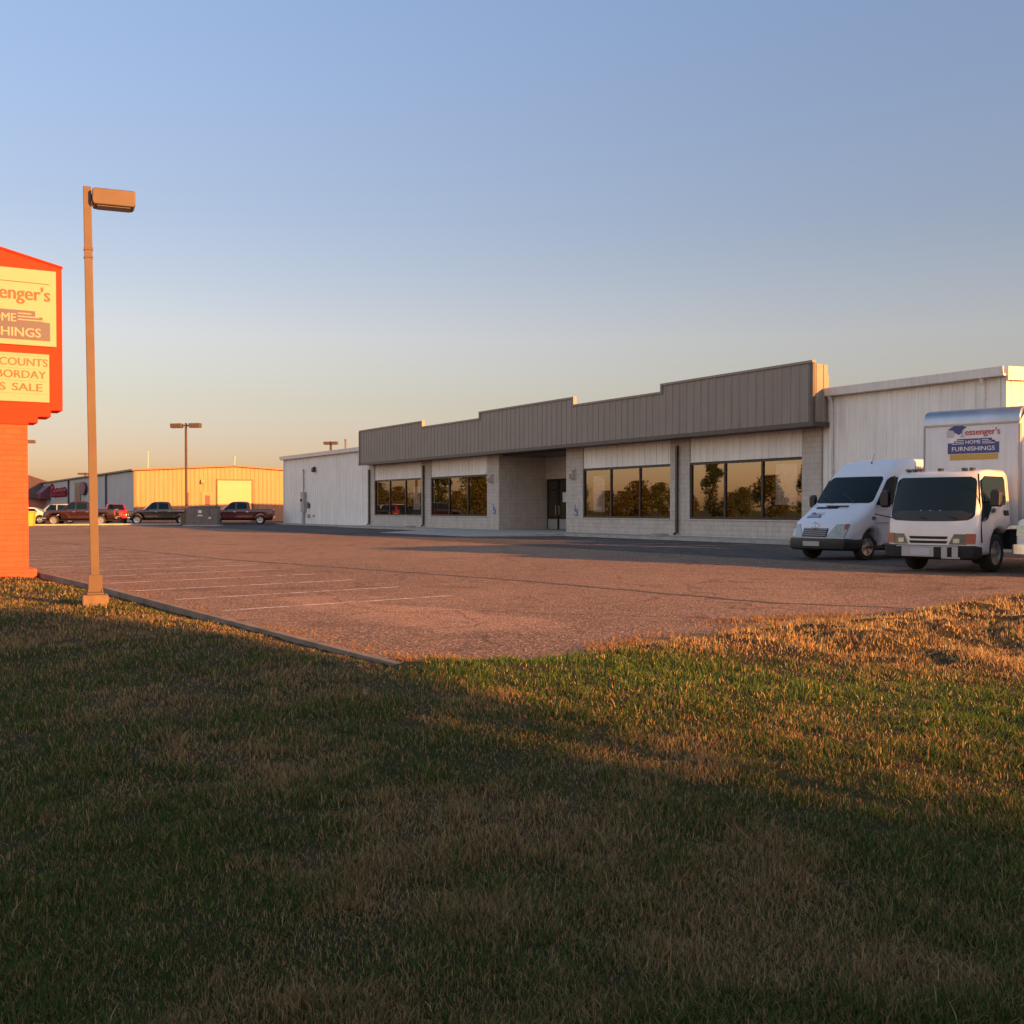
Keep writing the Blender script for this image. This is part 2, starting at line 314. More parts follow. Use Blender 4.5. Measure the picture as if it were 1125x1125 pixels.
w = bpy.data.worlds.new('World'); bpy.context.scene.world = w; w.use_nodes = True; nt = w.node_tree
bg = nt.nodes['Background']; sk = nt.nodes.new('ShaderNodeTexSky'); sk.sky_type = 'NISHITA'; sk.sun_disc = False
sk.sun_elevation = SUN_EL; sk.sun_rotation = math.atan2(sd.x, sd.y); sk.air_density = 1.; sk.dust_density = 1.2; sk.ozone_density = 1.5
geo = nt.nodes.new('ShaderNodeTexCoord'); sp = nt.nodes.new('ShaderNodeSeparateXYZ'); nt.links.new(geo.outputs['Generated'], sp.inputs[0])
rp = nt.nodes.new('ShaderNodeValToRGB'); nt.links.new(sp.outputs['Z'], rp.inputs['Fac'])      # tint of the real evening sky with elevation
SKY_RAMP = [(0., (.72, .47, .42)), (.06, (.66, .475, .48)), (.095, (.70, .51, .47)), (.15, (.86, .615, .56)), (.25, (.82, .65, .65)), (.42, (.95, .83, .88)), (.62, (1.12, 1.0, 1.0))]
e = rp.color_ramp.elements
for i, (p, c) in enumerate(SKY_RAMP):
    k = e[i] if i < 2 else e.new(p)
    k.position = p; k.color = (*c, 1)
mx = nt.nodes.new('ShaderNodeMix'); mx.data_type = 'RGBA'; mx.blend_type = 'MULTIPLY'; mx.inputs['Factor'].default_value = 1.
nt.links.new(sk.outputs['Color'], mx.inputs['A']); nt.links.new(rp.outputs['Color'], mx.inputs['B']); # added sky brightening, unseen on the left, that fills the shaded store front
dt = nt.nodes.new('ShaderNodeVectorMath'); dt.operation = 'DOT_PRODUCT'; dt.inputs[1].default_value = (-.863, -.505, 0); nt.links.new(geo.outputs['Generated'], dt.inputs[0])
gm = nt.nodes.new('ShaderNodeMapRange'); gm.interpolation_type = 'SMOOTHSTEP'; gm.inputs['From Min'].default_value = .05; gm.inputs['From Max'].default_value = 1.; gm.inputs['To Min'].default_value = 1.; gm.inputs['To Max'].default_value = 2.3
nt.links.new(dt.outputs['Value'], gm.inputs['Value']); m2 = nt.nodes.new('ShaderNodeVectorMath'); m2.operation = 'SCALE'
gc = nt.nodes.new('ShaderNodeMix'); gc.data_type = 'RGBA'; gc.inputs['A'].default_value = (1, 1, 1, 1); gc.inputs['B'].default_value = (1.12, .97, .80, 1)
g01 = nt.nodes.new('ShaderNodeMapRange'); g01.inputs['From Min'].default_value = 1.; g01.inputs['From Max'].default_value = 2.; nt.links.new(gm.outputs['Result'], g01.inputs['Value']); nt.links.new(g01.outputs['Result'], gc.inputs['Factor'])
m3 = nt.nodes.new('ShaderNodeVectorMath'); m3.operation = 'MULTIPLY'; nt.links.new(mx.outputs['Result'], m3.inputs[0]); nt.links.new(gc.outputs['Result'], m3.inputs[1])
nt.links.new(m3.outputs['Vector'], m2.inputs[0]); nt.links.new(gm.outputs['Result'], m2.inputs['Scale']); nt.links.new(m2.outputs['Vector'], bg.inputs['Color'])
bg.inputs['Strength'].default_value = .097
vs_ = bpy.context.scene.view_settings; vs_.view_transform = 'Standard'; vs_.look = 'None'; vs_.exposure = 1.5; vs_.gamma = 1.
bpy.context.scene.cycles.max_bounces = 6; bpy.context.scene.cycles.transparent_max_bounces = 10

# ------------------------------------------------------------------ ground, lot, kerbs
KD = np.array([-.562, .827]); KC = np.array([-.87, 9.21])          # left kerb line runs from its corner along KD
KN = np.array([-.827, -.562])                                      # out of the lot, towards the lawn
EDGE = [(-.87, 9.21), (.29, 9.30), (1.39, 10.6), (3.35, 12.0), (5.93, 14.4), (7.62, 16.3), (10.5, 18.2), (15, 20.5), (24, 24), (60, 36)]
FAR = site(-63.2, -40), site(-63.2, 1.)                             # far edge of the lot
kl = KC+KD*((np.dot(FAR[0]-KC, np.array([U[0], U[1]])))/np.dot(KD, U))

def wob(p, q, n, amp, seed):
    r = np.random.default_rng(seed); p = np.array(p); q = np.array(q); t = np.linspace(0, 1, n); d = q-p; nn = np.array([-d[1], d[0]])/np.linalg.norm(d)
    off = np.convolve(r.normal(0, 1, n+4), [.2, .3, .3, .2], 'same')[:n]*amp; off[0] = off[-1] = 0
    return [tuple(p+d*a+nn*b) for a, b in zip(t, off)]
lot_edge = []
for i in range(len(EDGE)-1): lot_edge += wob(EDGE[i], EDGE[i+1], 14 if i < 6 else 5, .09, i+3)[:-1]
lot_poly = lot_edge+[(60, 36), tuple(site(-20, 60)), tuple(site(-63.2, 20)), tuple(kl)]
mb = MB(); mb.add([(-900, -700, -.34), (900, -700, -.34), (900, 1500, -.34), (-900, 1500, -.34)], [(0, 1, 2, 3)]); struct(mb.build('ground', M['field']))
mb = MB(); mb.add([(x, y, 0) for x, y in lot_poly], [tuple(range(len(lot_poly)))]); struct(mb.build('parking_lot', M['asphalt']))

# paved yard in front of the warehouse, beyond the grass verge
yard = [site(-66.2, -60), site(-66.2, 40), site(-150, 40), site(-150, -60)]
mb = MB(); mb.add([(p[0], p[1], -.02) for p in yard], [(0, 1, 2, 3)]); struct(mb.build('warehouse_yard', M['asphalt_far']))
verge = [site(-66.0, -60), site(-66.0, 0), site(-63.3, 0), site(-63.3, -60)]
mb = MB(); mb.add([(p[0], p[1], .03) for p in verge], [(0, 1, 2, 3)]); struct(mb.build('verge', M['field']))

# kerb along the lawn
kp = [KC+KD*t for t in np.linspace(0, 62, 32)]
mb = MB()
for i in range(31):
    a, b = kp[i], kp[i+1]; n = KN*.11; g = (b-a)*.0015
    a2, b2 = a+g, b-g; h = min(.09, .012+.015*i); h2 = min(.09, .012+.015*(i+1))
    P = [a2, b2, b2+n, a2+n]
    mb.add([(p[0], p[1], -.12) for p in P]+[(P[0][0]+KN[0]*.02, P[0][1]+KN[1]*.02, h), (P[1][0]+KN[0]*.02, P[1][1]+KN[1]*.02, h2), (P[2][0], P[2][1], h2), (P[3][0], P[3][1], h)],
           [(0, 3, 2, 1), (4, 5, 6, 7), (0, 1, 5, 4), (1, 2, 6, 5), (2, 3, 7, 6), (3, 0, 4, 7)])
struct(mb.build('kerb', M['kerb']))
# far kerb, pale, along the end of the lot
mb = MB()
for i in range(16):
    a, b = site(-63.2, -40+i*2.56), site(-63.2, -40+(i+1)*2.56-.02); n = -U*.16
    P = [a, b, b+n, a+n]
    mb.add([(p[0], p[1], -.1) for p in P]+[(p[0], p[1], .11) for p in P], [(0, 3, 2, 1), (4, 5, 6, 7), (0, 1, 5, 4), (1, 2, 6, 5), (2, 3, 7, 6), (3, 0, 4, 7)])
struct(mb.build('far_kerb', M['concrete']))

# dark asphalt lane by the store, added to deepen the building's shadow in colour
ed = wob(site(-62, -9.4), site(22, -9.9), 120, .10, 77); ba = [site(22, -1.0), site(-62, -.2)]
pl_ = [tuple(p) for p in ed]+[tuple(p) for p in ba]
mb = MB(); mb.add([(x, y, .003) for x, y in pl_], [tuple(range(len(pl_)))]); struct(mb.build('store_shade_lane', M['asphalt_shade']))

# tar seam across the lot
sl = [(-16, 40.5), (-7.65, 28.68), (-.04, 20.22), (4.09, 14.9), (6.6, 15.6)]
sl = [(-20, 46.0), (-7.65, 28.68), (-.04, 20.22), (3.6, 15.2), (5.4, 14.3)]
pts = []
for i in range(len(sl)-1): pts += wob(sl[i], sl[i+1], 40, .05, 50+i)[:-1]
mb = MB(); vs = []
for i, p in enumerate(pts):
    hw = .05+.03*random.random(); vs += [(p[0]-hw*.85, p[1]-hw*.5, .004), (p[0]+hw*.85, p[1]+hw*.5, .004)]
mb.add(vs, [(2*i, 2*i+1, 2*i+3, 2*i+2) for i in range(len(pts)-1)]); struct(mb.build('pavement_seam', M['seam']))

# painted stall stripes
mb = MB(); sdir = np.array([.75, .661]); sn = np.array([-.661, .75])*.05
for k in range(0, 14):
    p = np.array([-3.85, 13.9])+KD*2.05*k+sdir*.25; q = p+sdir*(3.7+.2*k if k < 6 else 4.8)
    n = 12; a = [p+(q-p)*t for t in np.linspace(0, 1, n)]
    mb.add([(x[0]+s*sn[0], x[1]+s*sn[1], .0045) for x in a for s in (-1, 1)], [(2*i, 2*i+1, 2*i+3, 2*i+2) for i in range(n-1)])
for k in range(16):
    u0 = -42+2.75*k
    if -28 < u0 < -15.5: continue
    a, b = site(u0-.05, -2.2), site(u0-.05, -7.2); c, d = site(u0+.05, -7.2), site(u0+.05, -2.2)
    mb.add([(*p, .0072) for p in (a, b, c, d)], [(0, 1, 2, 3)])
struct(mb.build('parking_stripes', M['stripe']))

# ------------------------------------------------------------------ lawn terrain and grass
def seg_dist(px, py, a, b):
    ax, ay = a; bx, by = b; dx, dy = bx-ax, by-ay; L = dx*dx+dy*dy
    t = np.clip(((px-ax)*dx+(py-ay)*dy)/L, 0, 1); return np.hypot(px-ax-t*dx, py-ay-t*dy)
def inside(px, py, poly):
    r = np.zeros(px.shape, bool); n = len(poly)
    for i in range(n):
        x0, y0 = poly[i]; x1, y1 = poly[(i+1) % n]
        if y0 == y1: continue
        c = ((y0 > py) != (y1 > py)) & (px < (x1-x0)*(py-y0)/(y1-y0)+x0); r ^= c
    return r
_g = np.random.default_rng(5); NG = [_g.random((64, 64)) for _ in range(4)]
def vnoise(x, y, s, k=0):
    x = x*s+100.3+17*k; y = y*s+57.7+9*k; xi = np.floor(x).astype(int); yi = np.floor(y).astype(int); fx = x-xi; fy = y-yi
    fx = fx*fx*(3-2*fx); fy = fy*fy*(3-2*fy); G = NG[k % 4]; g = lambda i, j: G[i % 64, j % 64]
    return (g(xi, yi)*(1-fx)+g(xi+1, yi)*fx)*(1-fy)+(g(xi, yi+1)*(1-fx)+g(xi+1, yi+1)*fx)*fy
EL = [tuple(KC+KD*70)]+EDGE
def edge_dist(px, py):
    d = np.full(px.shape, 1e9)
    for i in range(len(EL)-1): d = np.minimum(d, seg_dist(px, py, EL[i], EL[i+1]))
    return d
def dry_weight(px, py):                                           # strip of rough dry grass along the unkerbed edge
    d = np.full(px.shape, 1e9)
    for i in range(len(EDGE)-1): d = np.minimum(d, seg_dist(px, py, EDGE[i], EDGE[i+1]))
    return np.clip((py-(10.1-.38*px))/.9, 0, 1)*np.clip((px-.1)/1.2, 0, 1)
def lawn_h(px, py):
    d = edge_dist(px, py); h = .055-.27*np.clip((d-.4)/8., 0, 1)-.075*np.exp(-(np.where(px < -.9, d, 9)/.45)**2)
    h = h+.035*(vnoise(px, py, .6)-.5)+.03*(vnoise(px, py, 2.2, 1)-.5)
    dw = dry_weight(px, py)*np.clip((px-.2)/3., 0, 1)
    h = h+dw*(.17*np.clip(vnoise(px, py, 1.7, 2)-.42, 0, 1)*1.4+.11*(vnoise(px, py, 3.4, 1)-.5)+.07*(vnoise(px, py, 6.5, 3)-.5))*np.clip(d/.5, 0, 1)
    return np.where(inside(px, py, lot_poly), np.minimum(.055, .0)-np.clip(d*1.2, 0, .11)-.004+0*h, h*np.clip(d/.25+.35, 0, 1))
gx = np.arange(-26, 26.01, .16); gy = np.arange(-9, 34.01, .16)
X, Y = np.meshgrid(gx, gy); Z = lawn_h(X, Y); ny, nx = X.shape
edge_fall = np.minimum.reduce([X+26, 26-X, Y+9, 34-Y]); Z = np.where(edge_fall < 1.5, np.minimum(Z, Z-(1.5-edge_fall)*.12), Z)
me = bpy.data.meshes.new('lawn'); idx = np.arange(nx*ny).reshape(ny, nx)
q = np.stack([idx[:-1, :-1], idx[:-1, 1:], idx[1:, 1:], idx[1:, :-1]], -1).reshape(-1, 4)
me.vertices.add(nx*ny); me.vertices.foreach_set('co', np.stack([X, Y, Z], -1).reshape(-1).astype(np.float32))
me.loops.add(len(q)*4); me.loops.foreach_set('vertex_index', q.reshape(-1).astype(np.int32)); me.polygons.add(len(q))
me.polygons.foreach_set('loop_start', np.arange(0, len(q)*4, 4, dtype=np.int32)); me.polygons.foreach_set('use_smooth', [True]*len(q))
me.update(calc_edges=True); me.validate(); me.materials.append(M['soil']); lawn = bpy.data.objects.new('lawn', me); C.objects.link(lawn); struct(lawn)

def blades(name, px, py, hgt, wid, col, lean=.5):
    n = len(px); pz = lawn_h(px, py)-.005
    a = rng.uniform(0, 2*pi, n); ln = rng.normal(0, 1, n)*lean*hgt; la = rng.uniform(0, 2*pi, n)
    dx, dy = np.cos(a)*wid/2, np.sin(a)*wid/2; lx, ly = np.cos(la)*ln, np.sin(la)*ln
    v = np.empty((n, 5, 3), np.float32); mz = hgt*.6; c = .35
    v[:, 0] = np.stack([px-dx, py-dy, pz], -1); v[:, 1] = np.stack([px+dx, py+dy, pz], -1)
    v[:, 2] = np.stack([px+dx*.75+lx*c, py+dy*.75+ly*c, pz+mz], -1); v[:, 3] = np.stack([px-dx*.75+lx*c, py-dy*.75+ly*c, pz+mz], -1)
    v[:, 4] = np.stack([px+lx, py+ly, pz+hgt], -1)
    base = (np.arange(n)*5)[:, None]; loops = np.concatenate([base+np.array([[0, 1, 2, 3]]), base+np.array([[3, 2, 4]])], 1).reshape(-1).astype(np.int32)
    me = bpy.data.meshes.new(name); me.vertices.add(n*5); me.vertices.foreach_set('co', v.reshape(-1))
    me.loops.add(n*7); me.loops.foreach_set('vertex_index', loops); me.polygons.add(n*2)
    ls = np.stack([np.arange(n)*7, np.arange(n)*7+4], -1).reshape(-1).astype(np.int32); me.polygons.foreach_set('loop_start', ls)
    me.update(calc_edges=True)
    at = me.attributes.new('tint', 'FLOAT_COLOR', 'FACE'); cc = np.ones((n, 2, 4), np.float32); cc[:, :, :3] = col[:, None, :]
    at.data.foreach_set('color', cc.reshape(-1)); me.materials.append(M['blade'])
    o = bpy.data.objects.new(name, me); C.objects.link(o); return o

def scatter(n, y0, y1, power):
    """points over the lawn, thinner with distance"""
    t = rng.random(n); a = 1-power; Yv = (y0**a+(y1**a-y0**a)*t)**(1/a); Xv = rng.uniform(-.54, .54, n)*Yv+rng.uniform(-.4, .4, n)
    return Xv, Yv
px, py = scatter(600000, 2.5, 26, 1.75)
keep = ~inside(px, py, lot_poly) & (edge_dist(px, py) > .03)
kd = (px-KC[0])*KN[0]+(py-KC[1])*KN[1]; al = (px-KC[0])*KD[0]+(py-KC[1])*KD[1]
keep &= ~((kd > -.05) & (kd < .17) & (al > -.2))
px, py = px[keep], py[keep]; n = len(px)
dist = np.hypot(px, py); dw = dry_weight(px, py)*np.clip((px+1.)/2., 0, 1)
patch = .55*vnoise(px, py, .9)+.3*vnoise(px, py, 2.7, 1)+.15*vnoise(px, py, 7., 2)
tuft = vnoise(px, py, 5.5, 3)
straw_p = np.clip((patch-.24)*2.4, .36, .85)*(1-.82*np.exp(-((py-(9.0-.45*px))/1.15)**2)*np.clip((px+1.6)/1.2, 0, 1)); cl = vnoise(px, py, 3.1, 1)*.6+vnoise(px, py, 8.3, 3)*.4; straw_p = np.clip(straw_p+dw*(.25+.9*cl), 0, .95)
sunlit_band = np.exp(-((py-(9.0-.45*px))/1.15)**2)*np.clip((px+1.6)/1.2, 0, 1)*(1-dw); is_straw = rng.random(n) < straw_p
green = np.array([.034, .070, .012]); green2 = np.array([.072, .128, .024]); straw = np.array([.25, .19, .085]); straw2 = np.array([.42, .30, .14]); rust = np.array([.24, .135, .08])
t = rng.random((n, 1)); col = green*(1-t)+green2*t
ts = rng.random((n, 1)); cs = straw*(1-ts)+straw2*ts; rr = rng.random((n, 1)) < .28; cs = np.where(rr, rust*(.7+.6*ts), cs)
cs = cs*(1+dw[:, None]*(1.35*cl[:, None]-.45)*np.array([1, .92, .6])); col = np.where(is_straw[:, None], cs, col)*(.75+.5*rng.random((n, 1)))*(.74+.26*dw[:, None]+.5*sunlit_band[:, None])  # blades in the sunlit band coloured brighter, the rest of the lawn duller
hgt = (.022+.036*tuft**1.5)*(.6+.8*rng.random(n))*(1+.02*np.clip(dist-5, 0, 15)); hgt *= np.where(is_straw, .9, 1.)
hgt *= np.where(px < -.8, .45+.55*np.clip(edge_dist(px, py)/.7-.2, 0, 1), 1)
hgt *= 1+dw*.8*np.clip(vnoise(px, py, 1.6, 2)-.3, 0, 1)*1.5
thin = rng.random(n) < (.42+.58*np.clip(tuft*1.5, 0, 1))*np.clip(.55+1.2*vnoise(px, py, 1.3, 2), .5, 1)
hgt *= np.where(rng.random(n) < .012, 1.7, 1.)
wid = (.0028+.0014*rng.random(n))*(1+.17*np.clip(dist-3, 0, 18))
g = blades('lawn_grass', px[thin], py[thin], hgt[thin], wid[thin], col[thin], .65)
tag(g, 'short patchy lawn grass, green mixed with dry straw, in front of the lot', 'grass', kind='stuff')

# dry weeds and loose straw that creep onto the asphalt
n = 5200; ii = rng.integers(0, len(EDGE)-3, n); tt = rng.random(n); E0 = np.array(EDGE)
wx = E0[ii, 0]+(E0[ii+1, 0]-E0[ii, 0])*tt; wy = E0[ii, 1]+(E0[ii+1, 1]-E0[ii, 1])*tt
off = np.abs(rng.normal(0, .28, n)); wx2 = wx-.5*off; wy2 = wy+.85*off
k = vnoise(wx2, wy2, 1.8, 1)*np.exp(-off*.9) > .38; wx2, wy2 = wx2[k], wy2[k]
ax = rng.normal(3.3, .55, 900); ay = 13.0+.45*(ax-3.3)+rng.normal(0, .13, 900)
kt = rng.uniform(0, 12, 2600)**1.0; ko = np.abs(rng.normal(0, .22, 2600))+.03; kx = KC[0]+KD[0]*kt-KN[0]*ko; ky = KC[1]+KD[1]*kt-KN[1]*ko; kk = vnoise(kx, ky, 1.5, 2) > .42
wx2 = np.concatenate([wx2, ax, kx[kk]]); wy2 = np.concatenate([wy2, ay, ky[kk]]); n = len(wx2)
_lh = lawn_h; lawn_h = lambda a, b: np.where(inside(a, b, lot_poly), 0., _lh(a, b))
ts = rng.random((n, 1)); wc = (np.array([.30, .20, .09])*(1-ts)+np.array([.20, .10, .045])*ts)
g = blades('dry_weeds', wx2, wy2, np.where(np.arange(n) < n-kk.sum(), .03+.045*rng.random(n), .012+.02*rng.random(n)), .006+.006*rng.random(n), wc, 1.1)
tag(g, 'dry orange weeds creeping over the ragged asphalt edge', 'weeds', kind='stuff')
lawn_h = _lh

# ------------------------------------------------------------------ store building
def ribbed(mb, u0, u1, z0, z1, v, pitch=.457, d=.03, axis='u', thick=.05, top=None):
    """ribbed sheet whose face looks to -v (axis u) or to +u (axis v)"""
    us = [u0]; n = max(1, int(round((u1-u0)/pitch))); p = (u1-u0)/n
    prof = [(u0, 0)]
    for i in range(n):
        c = u0+(i+.5)*p
        prof += [(c-.055, 0), (c-.03, d), (c+.03, d), (c+.055, 0)]
        c2 = c+p/2
    prof += [(u1, 0)]
    P = (lambda a, b, z: (a, v-b, z)) if axis == 'u' else (lambda a, b, z: (v+b, a, z))
    zt = top if top else (lambda a: z1)
    vs = []; k = len(prof)
    for a, b in prof: vs += [P(a, b, z0), P(a, b, zt(a))]
    for a, b in prof: vs += [P(a, -thick, z0), P(a, -thick, zt(a))]
    fs = [(2*i, 2*i+2, 2*i+3, 2*i+1) for i in range(k-1)]+[(2*k+2*i, 2*k+2*i+1, 2*k+2*i+3, 2*k+2*i+2) for i in range(k-1)]
    fs += [(2*i, 2*k+2*i, 2*k+2*i+2, 2*i+2) for i in range(k-1)]+[(2*i+1, 2*i+3, 2*k+2*i+3, 2*k+2*i+1) for i in range(k-1)]
    fs += [(0, 1, 2*k+1, 2*k), (2*k-2, 4*k-2, 4*k-1, 2*k-1)]
    mb.add(vs, fs)

st = thing('store_building', 'long low white metal store with stepped taupe fascia over its shaded windows', 'store', (O[0], O[1], 0), TH)
HF, WV, BD = 4.32, .9, 24.                        # fascia foot, wall face, depth of the hall
LU, RU = -61.8, 7.2
mb = MB()
ribbed(mb, LU, -43.45, 0, 5.5, WV); ribbed(mb, -.42, RU, 0, 5.5, WV)
rz_ = lambda a: 5.5+min(a-WV, BD-a)*.028
ribbed(mb, WV+.06, BD, 0, 5.5, RU, axis='v', top=rz_)
mb.box((LU, WV+.06, 0), (LU+.05, BD, 5.5)); mb.box((LU, BD-.05, 0), (RU, BD, 5.5))
mb.build('metal_wall', M['white_metal'], st)
mb = MB(); mid = (WV+BD)/2; zr = 5.62+(mid-WV)*.028
for s0, s1, z0, z1 in ((WV-.12, mid, 5.60, zr), (mid, BD+.12, zr, 5.60)):
    mb.add([(LU-.2, s0, z0), (RU+.12, s0, z0), (RU+.12, s1, z1), (LU-.2, s1, z1), (LU-.2, s0, z0+.05), (RU+.12, s0, z0+.05), (RU+.12, s1, z1+.05), (LU-.2, s1, z1+.05)],
           [(0, 3, 2, 1), (4, 5, 6, 7), (0, 1, 5, 4), (1, 2, 6, 5), (2, 3, 7, 6), (3, 0, 4, 7)])
roof = mb.build('roof', M['roof'], st)
mb = MB()                                         # rake flashing on the right gable
mb.prism([(WV-.15, 5.30), (WV-.15, 5.72), (mid, zr+.12), (BD, 5.72), (BD, 5.42), (mid, zr-.18)], lambda a, z: (RU+.125, a, z), lambda a, z: (RU+.19, a, z))
mb.build('rake_flashing', M['white_trim'], st)
for a, b in ((LU-.25, -43.0), (-.35, RU+.12)):
    mb = MB(); mb.prism([(WV-.14, 5.42), (WV-.30, 5.44), (WV-.34, 5.72), (WV-.29, 5.72), (WV-.27, 5.50), (WV-.14, 5.50)], lambda v, z: (a, v, z), lambda v, z: (b, v, z))
    mb.add([(a, WV-.14, 5.50), (b, WV-.14, 5.50), (b, WV-.14, 5.66), (a, WV-.14, 5.66)], [(0, 1, 2, 3)])
    mb.build('gutter', M['white_trim'], st)
def downspout(u, z1, m, v=WV, w=.11, z0=.15, elbow=True):
    mb = MB(); mb.box((u-w/2, v-.14, z0+.12), (u+w/2, v-.04, z1)); mb.add([], [])
    mb.prism([(v-.14, z0+.12), (v-.04, z0+.12), (v-.2, z0), (v-.28, z0+.06)], lambda a, z: (u-w/2, a, z), lambda a, z: (u+w/2, a, z))
    if elbow: mb.prism([(v-.14, z1), (v-.04, z1), (v-.16, z1+.26), (v-.26, z1+.26)], lambda a, z: (u-w/2, a, z), lambda a, z: (u+w/2, a, z))
    for z in (z0+.6, (z0+z1)/2, z1-.4): mb.box((u-w/2-.03, v-.145, z), (u+w/2+.03, v-.035, z+.05))
    return mb.build('downspout', m, st)
downspout(.05, 5.2, M['white_trim']); downspout(6.45, 5.2, M['white_trim'])
for u in (-43.2, -34.4, -8.9): downspout(u, 4.06, M['brown_trim'], elbow=False)
mb = MB(); mb.box((LU-.03, WV-.055, 0), (LU+.1, WV+.1, 5.45)); mb.build('corner_trim', M['white_trim'], st)
mb = MB(); mb.box((RU-.1, WV-.06, 0), (RU+.055, WV+.055, 5.42)); mb.build('corner_trim', M['white_trim'], st)
# vents on the roof
for u, v, h, r, m in ((-60.6, 6, 1.45, .07, 'lamp_bronze'),):
    zb = 5.6+(v-WV)*.028
    mb = MB(); mb.tube((u, v, zb), (u, v, zb+h), r, n=10); mb.tube((u, v, zb+h), (u, v, zb+h+.12), r*1.6, r*1.2, n=10); mb.build('roof_vent', M[m], roof, smooth=40)

# fascia: one ribbed mansard with a stepped top
SEG = [(-42.9, -32.8, 6.72), (-32.8, -25.37, 6.36), (-25.37, -15.83, 6.72), (-15.83, -8.92, 6.34), (-8.92, -.06, 6.68)]
mb = MB()
for a, b, z in SEG: ribbed(mb, a, b, HF+.16, z-.05, 0.)
ribbed(mb, .055, .8, HF+.16, 6.6, -.115, pitch=.36, axis='v', thick=.06)
mb.box((-42.9, .06, HF+.16), (-42.85, .84, 6.6))
fa = mb.build('fascia', M['fascia'], st)
mb = MB(); prev = None
for a, b, z in SEG:
    mb.box((a-.02, -.06, z-.05), (b+.02, .12, z+.04))
for i in range(4):
    a = SEG[i][1]; z0, z1 = sorted((SEG[i][2], SEG[i+1][2])); mb.box((a-.055, -.063, z0-.06), (a+.055, .123, z1+.043))
mb.box((-42.95, -.068, HF+.16), (-42.84, .055, 6.67)); 
mb.build('coping', M['fascia'], fa)
mb = MB(); mb.box((-.14, -.07, HF+.164), (.0, .052, 6.64)); mb.box((-42.98, -.08, HF), (.02, .03, HF+.16)); mb.box((-.11, .03, HF), (.02, .84, HF+.16)); mb.build('drip_trim', M['brown_trim'], fa)
mb = MB(); mb.box((-42.9, .12, 6.2), (-.12, .84, 6.28)); mb.box((-42.84, .035, HF+.03), (-.115, WV+.3, HF+.10)); mb.build('soffit', M['brown_trim'], st)
mb = MB(); mb.box((-42.84, .80, 5.3), (-.12, .86, 6.27)); mb.build('fascia_back', M['fascia'], st)

WIN = [(-42.45, -34.85), (-33.50, -26.18), (-16.38, -9.47), (-8.15, -1.50)]
RL, RR = -24.81, -17.88
ZS, ZH = .90, 3.24
mb = MB(); D0, D1 = WV, WV+.28
for a, b in ((-43.43, WIN[0][0]), (WIN[0][1], WIN[1][0]), (WIN[1][1], RL), (RR, WIN[2][0]), (WIN[2][1], WIN[3][0]), (WIN[3][1], -1.05)): mb.box((a, D0, 0), (b, D1, HF+.03))
for a, b in WIN: mb.box((a, D0, 0), (b, D1, ZS-.04))
mb.box((-1.05, D0-.09, 0), (-.44, D1, HF+.03))
RD = WV+3.12
mb.box((RL-.2, D1, 0), (RL, RD+.2, HF+.03)); mb.box((RR, D1, 0), (RR+.2, RD+.2, HF+.03))
mb.box((RL, RD, 3.0), (RR, RD+.2, HF+.03)); mb.box((-22.3, RD, 0), (-20.2, RD+.2, 3.0))
mb.build('block_wall', M['block'], st)
for a, b in WIN: mb = MB(); ribbed(mb, a+.01, b-.01, ZH+.05, HF+.02, WV+.06, pitch=.42, d=.025); mb.build('header_panel', M['white_metal'], st)
for a, b in WIN:
    fr = MB(); w = .07
    fr.box((a, WV+.05, ZS-.04), (b, WV+.16, ZS+.05)); fr.box((a, WV+.05, ZH-.06), (b, WV+.16, ZH+.03))
    n = 3; ps = (b-a)/n
    for i in range(n+1):
        c = a+i*ps; hw = .10 if i == 0 else .05; c0 = min(max(c-hw, a), b); c1 = max(min(c+hw, b), a); fr.box((c0, WV+.052, ZS+.05), (c1, WV+.158, ZH-.06))
    f = fr.build('window', M['bronze'], st)
    g = MB()
    for i in range(n):
        x0, x1 = a+i*ps+(.10 if i == 0 else .05), a+(i+1)*ps-.05; g.add([(x0, WV+.105, ZS+.05), (x1, WV+.105, ZS+.05), (x1, WV+.105, ZH-.06), (x0, WV+.105, ZH-.06)], [(0, 1, 2, 3)])
    g.build('pane', M['pane'], f)
    s = MB(); s.box((a-.03, WV-.03, ZS-.10), (b+.03, WV+.05, ZS-.038)); s.build('sill', M['block'], f)
# showroom behind the glass
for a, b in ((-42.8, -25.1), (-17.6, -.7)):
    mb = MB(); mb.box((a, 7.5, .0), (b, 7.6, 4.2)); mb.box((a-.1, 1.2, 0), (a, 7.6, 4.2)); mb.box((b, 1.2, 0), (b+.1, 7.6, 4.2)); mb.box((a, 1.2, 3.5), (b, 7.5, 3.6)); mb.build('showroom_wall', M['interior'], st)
    mb = MB(); mb.box((a, 1.2, .02), (b, 7.5, .14)); mb.build('showroom_floor', M['carpet'], st)
